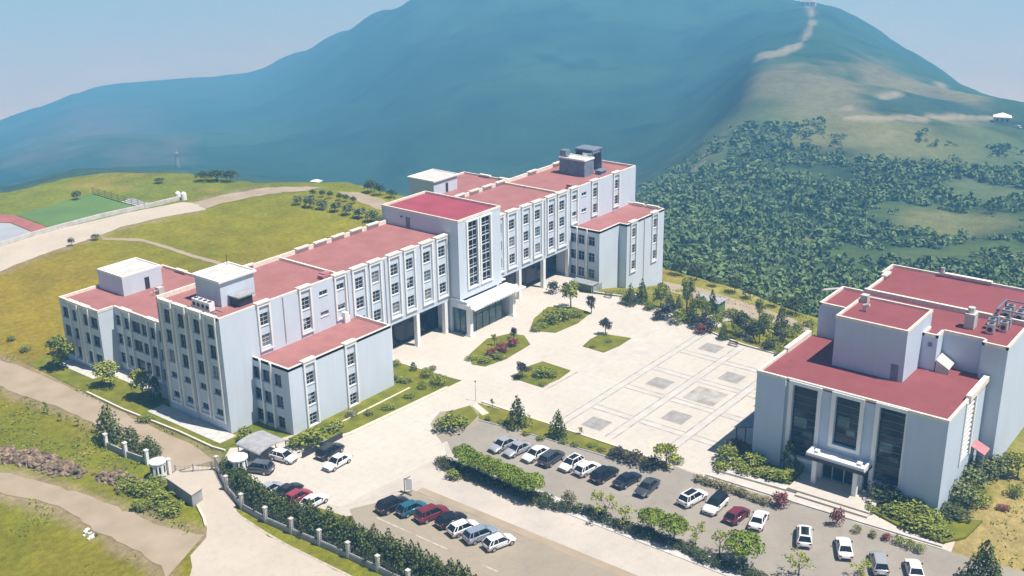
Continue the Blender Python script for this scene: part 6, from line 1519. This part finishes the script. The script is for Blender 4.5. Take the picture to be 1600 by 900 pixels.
zz = ground_z(95.4, -28.2); mb = MB(); mb.box(94, 97, -30.6, -25.8, zz - .8, zz + 2.0); mb.build('wall', M['pitch'], e); mb = MB(); mb.box(93.7, 97.3, -30.9, -25.5, zz + 2.002, zz + 2.15); mb.build('roof', M['grey'], e)
mb = MB(); mb.box(93.93, 93.99, -29, -28, zz - .3, zz + 1.7); mb.build('door', M['dark'], e)
# boulders among the planting band
for i, (x, y, s) in enumerate([(84.5, -24.5, .9), (86.5, -33, 1.0), (85.0, -31.2, .7), (82.5, -36.5, .8), (80.0, -43.5, .9), (90, -34.2, 1.1), (88.4, -31, .8)]):
    v = IC2 * (1 + rng.normal(0, .1, (len(IC2), 1))) * (s * 1.3, s, s * .7); o = bpy.data.objects.new('boulder', mk('boulder', v, IF2, M['greyl'])); COL.objects.link(o); o.location = (x, y, ground_z(x, y) + .2)
    tag(o, '%s pale boulder from the left in the planting band behind the plaza' % ordn(i + 1), 'boulder', 'pale boulders in the planting band')
# far sports fence, far huts, mast
e = empty('pitch_fence', (PITCHFENCE[0][0], PITCHFENCE[0][1], 0), 'thin dark fence along the far right side of the green sports pitch', 'fence')
mb = MB(); 
for a, b in zip(PITCHFENCE, PITCHFENCE[1:]):
    for z in (.1, .6, 1.1, 1.6): mb.tube((*a, z), (*b, z), .05, n=4)
mb.build('rail', M['dark'], e)
for i in range(9):
    t = i / 8; a = PITCHFENCE[0]; b = PITCHFENCE[-1]; x = a[0] + (b[0] - a[0]) * t; y = a[1] + (b[1] - a[1]) * t; mb = MB(); mb.tube((x, y, 0), (x, y, 1.9), .05, n=5); mb.build('post', M['dark'], e)
def far_house(name, x, y, w, d, h, label, roofm='trim', wallm='greyl', rot=0.3):
    z = ground_z(x, y); e = empty(name, (x, y, z), label, 'house')
    c, s = math.cos(rot), math.sin(rot); Q = lambda p: (x + p[0] * c - p[1] * s, y + p[0] * s + p[1] * c)
    mb = MB(); mb.prism([Q((-w / 2, -d / 2)), Q((w / 2, -d / 2)), Q((w / 2, d / 2)), Q((-w / 2, d / 2))], z - 2, z + h); mb.build('wall', M[wallm], e)
    mb = MB(); B_ = [Q((-w / 2 - .5, -d / 2 - .5)), Q((w / 2 + .5, -d / 2 - .5)), Q((w / 2 + .5, d / 2 + .5)), Q((-w / 2 - .5, d / 2 + .5))]; R0, R1 = Q((-w / 4, 0)), Q((w / 4, 0)); zt = z + h + d * .22
    mb.poly([(*B_[0], z + h), (*B_[1], z + h), (*R1, zt), (*R0, zt)]); mb.poly([(*B_[2], z + h), (*B_[3], z + h), (*R0, zt), (*R1, zt)]); mb.poly([(*B_[1], z + h), (*B_[2], z + h), (*R1, zt)]); mb.poly([(*B_[3], z + h), (*B_[0], z + h), (*R0, zt)]); mb.build('roof', M[roofm], e)
    for k in (-1, 0, 1):
        a = Q((-w / 2 - .03, k * d / 3.4 - d * .06)); b = Q((-w / 2 - .03, k * d / 3.4 + d * .06)); mb = MB(); mb.poly([(*a, z + h * .35), (*b, z + h * .35), (*b, z + h * .75), (*a, z + h * .75)]); mb.build('window', M['dark'], e)
far_house('hillside_house', HUT_FAR[0], HUT_FAR[1], 7, 10, 4.2, 'white roofed house on the far hillside at the right edge')
far_house('summit_hut', HUT_TOP[0], HUT_TOP[1], 14, 22, 5, 'tiny pale hut on the far mountain ridge at the top of the track', 'grey')
0 and far_house('valley_house', HUT_L[0], HUT_L[1], 7, 10, 4, 'small pale house in the haze beyond the sports pitch', 'trim')
far_house('meadow_shed', 111.5, 103.0, 1.2, 2.0, 0.4, 'small white topped shed on the far meadow rim behind the long block', 'trim')
for k, (x, y, z) in enumerate(TWINS):
    e = empty('water_tank', (x, y, z), 'white round tank at the end of the concrete wall, %s one' % ('left', 'right')[k], 'tank', 'pair of white round tanks'); mb = MB(); mb.tube((x, y, 0), (x, y, 1.7), .75, .7, 14); mb.build('shell', M['white'], e); mb = MB(); mb.tube((x, y, 1.7), (x, y, 2.1), .7, .2, 14); mb.build('lid', M['trim'], e)
e = empty('mast', (MAST[0], MAST[1], ground_z(MAST[0], MAST[1])), 'faint lattice mast standing in the haze left of the mountain foot', 'mast')
zz = ground_z(MAST[0], MAST[1]); mb = MB()
for k in range(3): a = k * 2.09; mb.tube((MAST[0] + 2 * math.cos(a), MAST[1] + 2 * math.sin(a), zz - 1), (MAST[0], MAST[1], zz + 16), .3, .15, 5)
for k in range(6): mb.box(MAST[0] - 1.6 + k * .2, MAST[0] + 1.6 - k * .2, MAST[1] - .15, MAST[1] + .15, zz + 2 + k * 2.2, zz + 2.3 + k * 2.2)
mb.build('lattice', M['grey'], e); mb = MB(); mb.tube((MAST[0], MAST[1], zz + 11), (MAST[0], MAST[1], zz + 12.2), 1.6, n=10); mb.build('platform', M['metal'], e)
# ------------------------------------------------------------------ parked cars
PAINT = {'black': (.012, .013, .016), 'teal': (.035, .16, .24), 'darkred': (.16, .018, .03), 'white': (.80, .80, .80), 'silverblue': (.34, .40, .50), 'grey': (.12, .13, .15), 'silver': (.48, .50, .53), 'darkgrey': (.055, .06, .07),
         'darknavy': (.015, .02, .035), 'red': (.28, .025, .05), 'whiteblack': (.80, .80, .80), 'whiteroof': (.80, .80, .80), 'maroon': (.17, .02, .035)}
for k_, c_ in PAINT.items():
    m_ = mat('car_paint_' + k_, c_, 0.28, metal=0.35 if k_ in ('silver', 'silverblue', 'grey', 'teal') else 0.0, spec=0.5); m_.node_tree.nodes['Principled BSDF'].inputs['Coat Weight'].default_value = 0.5
    m_.node_tree.nodes['Principled BSDF'].inputs['Coat Roughness'].default_value = 0.12; M['p_' + k_] = m_
M['carglass'] = mat('car_glass', (.012, .015, .02), .05, spec=.7); M['tyre'] = mat('tyre_rubber', (.018, .018, .018), .85); M['rim'] = mat('alloy_rim', (.5, .5, .52), .35, metal=.7)
M['lampw'] = mat('headlamp_lens', (.42, .44, .46), .15, spec=.6); M['lampr'] = mat('tail_lamp_lens', (.35, .02, .02), .2, spec=.6)
SPEC = {  # length, width, belt z, roof z, cabin base rear, cabin base front, roof rear, roof front, hood z, tail z
    'hatch': (4.15, 1.78, .93, 1.49, -1.98, 1.02, -1.45, .28, .90, .95),
    'sedan': (4.55, 1.80, .90, 1.44, -1.62, 1.05, -.95, .30, .88, .96),
    'suv': (4.55, 1.86, 1.02, 1.66, -2.15, 1.10, -1.78, .36, 1.00, 1.06)}
def ring(w, z0, zs, zt, inset=.10):
    h = w / 2
    return [(-h + .12, z0), (-h + .02, z0 + .12), (-h, z0 + .32), (-h + .02, zs - .06), (-h + inset, zs), (-h * .45, zt), (0, zt + .015), (h * .45, zt), (h - inset, zs), (h - .02, zs - .06), (h, z0 + .32), (h - .02, z0 + .12), (h - .12, z0)]
_cm = {}
def car_meshes(kind, colr):
    if (kind, colr) in _cm: return _cm[(kind, colr)]
    L, W, belt, roof, cr, cf, rr_, rf, hz_, tz = SPEC[kind]; P = M['p_' + colr]; out = {}
    st = [(-L / 2, W - .34, .34, tz - .22, tz - .2), (-L / 2 + .10, W - .12, .26, tz - .08, tz - .05), (-L / 2 + .45, W - .02, .24, tz, tz + .02), (cr + .35, W, .22, belt, belt + .02), (0, W, .22, belt, belt + .02), (cf, W, .22, belt - .01, belt + .01),
          (cf + .35, W - .01, .22, hz_ - .02, hz_ + .02), (L / 2 - .45, W - .06, .24, hz_ - .12, hz_ - .06), (L / 2 - .12, W - .22, .26, hz_ - .24, hz_ - .18), (L / 2, W - .46, .32, hz_ - .36, hz_ - .32)]
    mb = MB(); R_ = [[(x, y, z) for y, z in ring(w, z0, zs, zt)] for x, w, z0, zs, zt in st]; n = len(R_[0])
    for a in R_: mb.v += a
    for i in range(len(R_) - 1):
        for j in range(n):
            k = (j + 1) % n; mb.f.append((i * n + j, i * n + k, (i + 1) * n + k, (i + 1) * n + j)); mb.m.append(0)
    mb.f.append(tuple(range(n - 1, -1, -1))); mb.m.append(0); mb.f.append(tuple(range((len(R_) - 1) * n, len(R_) * n))); mb.m.append(0)
    # wheel arch liners
    o = mb.build('body', [P, M['tyre']], world=False, smooth=True); out['body'] = o.data; bpy.data.objects.remove(o)
    hw = W / 2 - .10; tw = W / 2 - .30
    b = [(cr, -hw, belt), (cf, -hw, belt), (cf, hw, belt), (cr, hw, belt)]; t = [(rr_, -tw, roof - .04), (rf, -tw, roof - .04), (rf, tw, roof - .04), (rr_, tw, roof - .04)]
    g = MB(); g.poly([b[0], b[1], t[1], t[0]]); g.poly([b[1], b[2], t[2], t[1]]); g.poly([b[2], b[3], t[3], t[2]]); g.poly([b[3], b[0], t[0], t[3]])
    o = g.build('windows', M['carglass'], world=False); out['windows'] = o.data; bpy.data.objects.remove(o)
    rm = P if colr != 'whiteroof' else M['p_black']
    r = MB(); e_ = .03
    r.prism([(rr_ - .05, -tw - .02), (rf + .04, -tw - .02), (rf + .10, -tw * .5), (rf + .10, tw * .5), (rf + .04, tw + .02), (rr_ - .05, tw + .02)], roof - .045, roof - .012); r.prism([(rr_ + .1, -tw + .1), (rf - .1, -tw + .1), (rf - .1, tw - .1), (rr_ + .1, tw - .1)], roof - .012, roof + .01)
    for s in (-1, 1):   # pillars
        for (p, q, w_) in (((cf, s * hw), (rf, s * tw), .035), ((cr, s * hw), (rr_, s * tw), .06)): r.tube((p[0], p[1], belt - .02), (q[0], q[1], roof - .03), w_, w_ * .8, 5)
        xm = (cr + cf) / 2 - .05; r.tube((xm, s * (hw + .005), belt), ((rr_ + rf) / 2 - .05, s * (tw + .01), roof - .03), .035, n=5)
        if kind != 'sedan': r.tube((cr + .55, s * (hw + .005), belt), (rr_ + .40, s * (tw + .01), roof - .03), .06, n=5)
    o = r.build('roof', rm, world=False); out['roof'] = o.data; bpy.data.objects.remove(o)
    if colr == 'whiteblack':
        s_ = MB(); s_.prism([(rr_ + .25, -tw + .16), (rf - .02, -tw + .16), (rf - .02, tw - .16), (rr_ + .25, tw - .16)], roof + .011, roof + .02); o = s_.build('sunroof', M['carglass'], world=False); out['sunroof'] = o.data; bpy.data.objects.remove(o)
    if 'wheel' not in _cm:
        w = MB(); w.tube((0, -.11, 0), (0, .11, 0), .33, n=20); o = w.build('wheel', M['tyre'], world=False); a_ = o.data; bpy.data.objects.remove(o)
        w = MB(); w.tube((0, -.125, 0), (0, .125, 0), .21, n=10); o = w.build('rim', M['rim'], world=False); _cm['wheel'] = (a_, o.data); bpy.data.objects.remove(o)
        for nm, mm_, d_ in (('headlight', 'lampw', (.13, .16, .05)), ('taillight', 'lampr', (.06, .17, .09)), ('mirror', 'tyre', (.09, .08, .06)), ('number_plate', 'white', (.015, .26, .06)), ('grille', 'tyre', (.03, .55, .09))):
            w = MB(); w.box(-d_[0], d_[0], -d_[1], d_[1], -d_[2], d_[2]); o = w.build(nm, M[mm_], world=False); _cm[nm] = o.data; bpy.data.objects.remove(o)
        w = MB(); w.box(-1.0, 1.0, -.006, .006, -.012, .012); w.box(-.02, .0, -.006, .006, -.5, 0); w.box(-.99, -.97, -.006, .006, -.45, 0); o = w.build('door_seam', M['tyre'], world=False); _cm['seam'] = o.data; bpy.data.objects.remove(o)
    _cm[(kind, colr)] = out; return out
def car(kind, colr, x, y, head, label):
    o = car_meshes(kind, colr); L, W, belt, roof = SPEC[kind][:4]; hz_, tz = SPEC[kind][8:]
    e = empty('parked_car', (x, y, .06 if x < 33 else .06), label, 'car', 'cars parked on the campus'); e.rotation_euler = (0, 0, rad(head))
    for k in o: child(k, o[k], e)
    for sx in (-L * .31, L * .31):
        for s in (-1, 1):
            w = child('wheel', _cm['wheel'][0], e, (sx, s * (W / 2 - .10), .33)); child('rim', _cm['wheel'][1], w)
    for s in (-1, 1):
        child('headlight', _cm['headlight'], e, (L / 2 - .12, s * (W / 2 - .30), hz_ - .33)); child('taillight', _cm['taillight'], e, (-L / 2 + .05, s * (W / 2 - .24), tz - .22))
        child('mirror', _cm['mirror'], e, (SPEC[kind][5] - .22, s * (W / 2 + .07), belt + .05)); child('door_seam', _cm['seam'], e, (-.05, s * (W / 2 + .001), belt - .14))
    child('number_plate', _cm['number_plate'], e, (-L / 2 - .01, 0, .62)); child('grille', _cm['grille'], e, (L / 2 - .02, 0, .48)); child('bumper', _cm['grille'], e, (-L / 2 + .02, 0, .38))
    return e
for c in CARS: car(*c)
# one white car far away on the hillside
c = car('suv', 'white', CAR_FAR[0], CAR_FAR[1], 60, 'tiny white car beside the house on the far hillside'); c.location.z = ground_z(CAR_FAR[0], CAR_FAR[1]) + .1; c['group'] = 'far cars'
for ob in list(bpy.data.objects):
    if 'org' in ob.keys(): del ob['org']
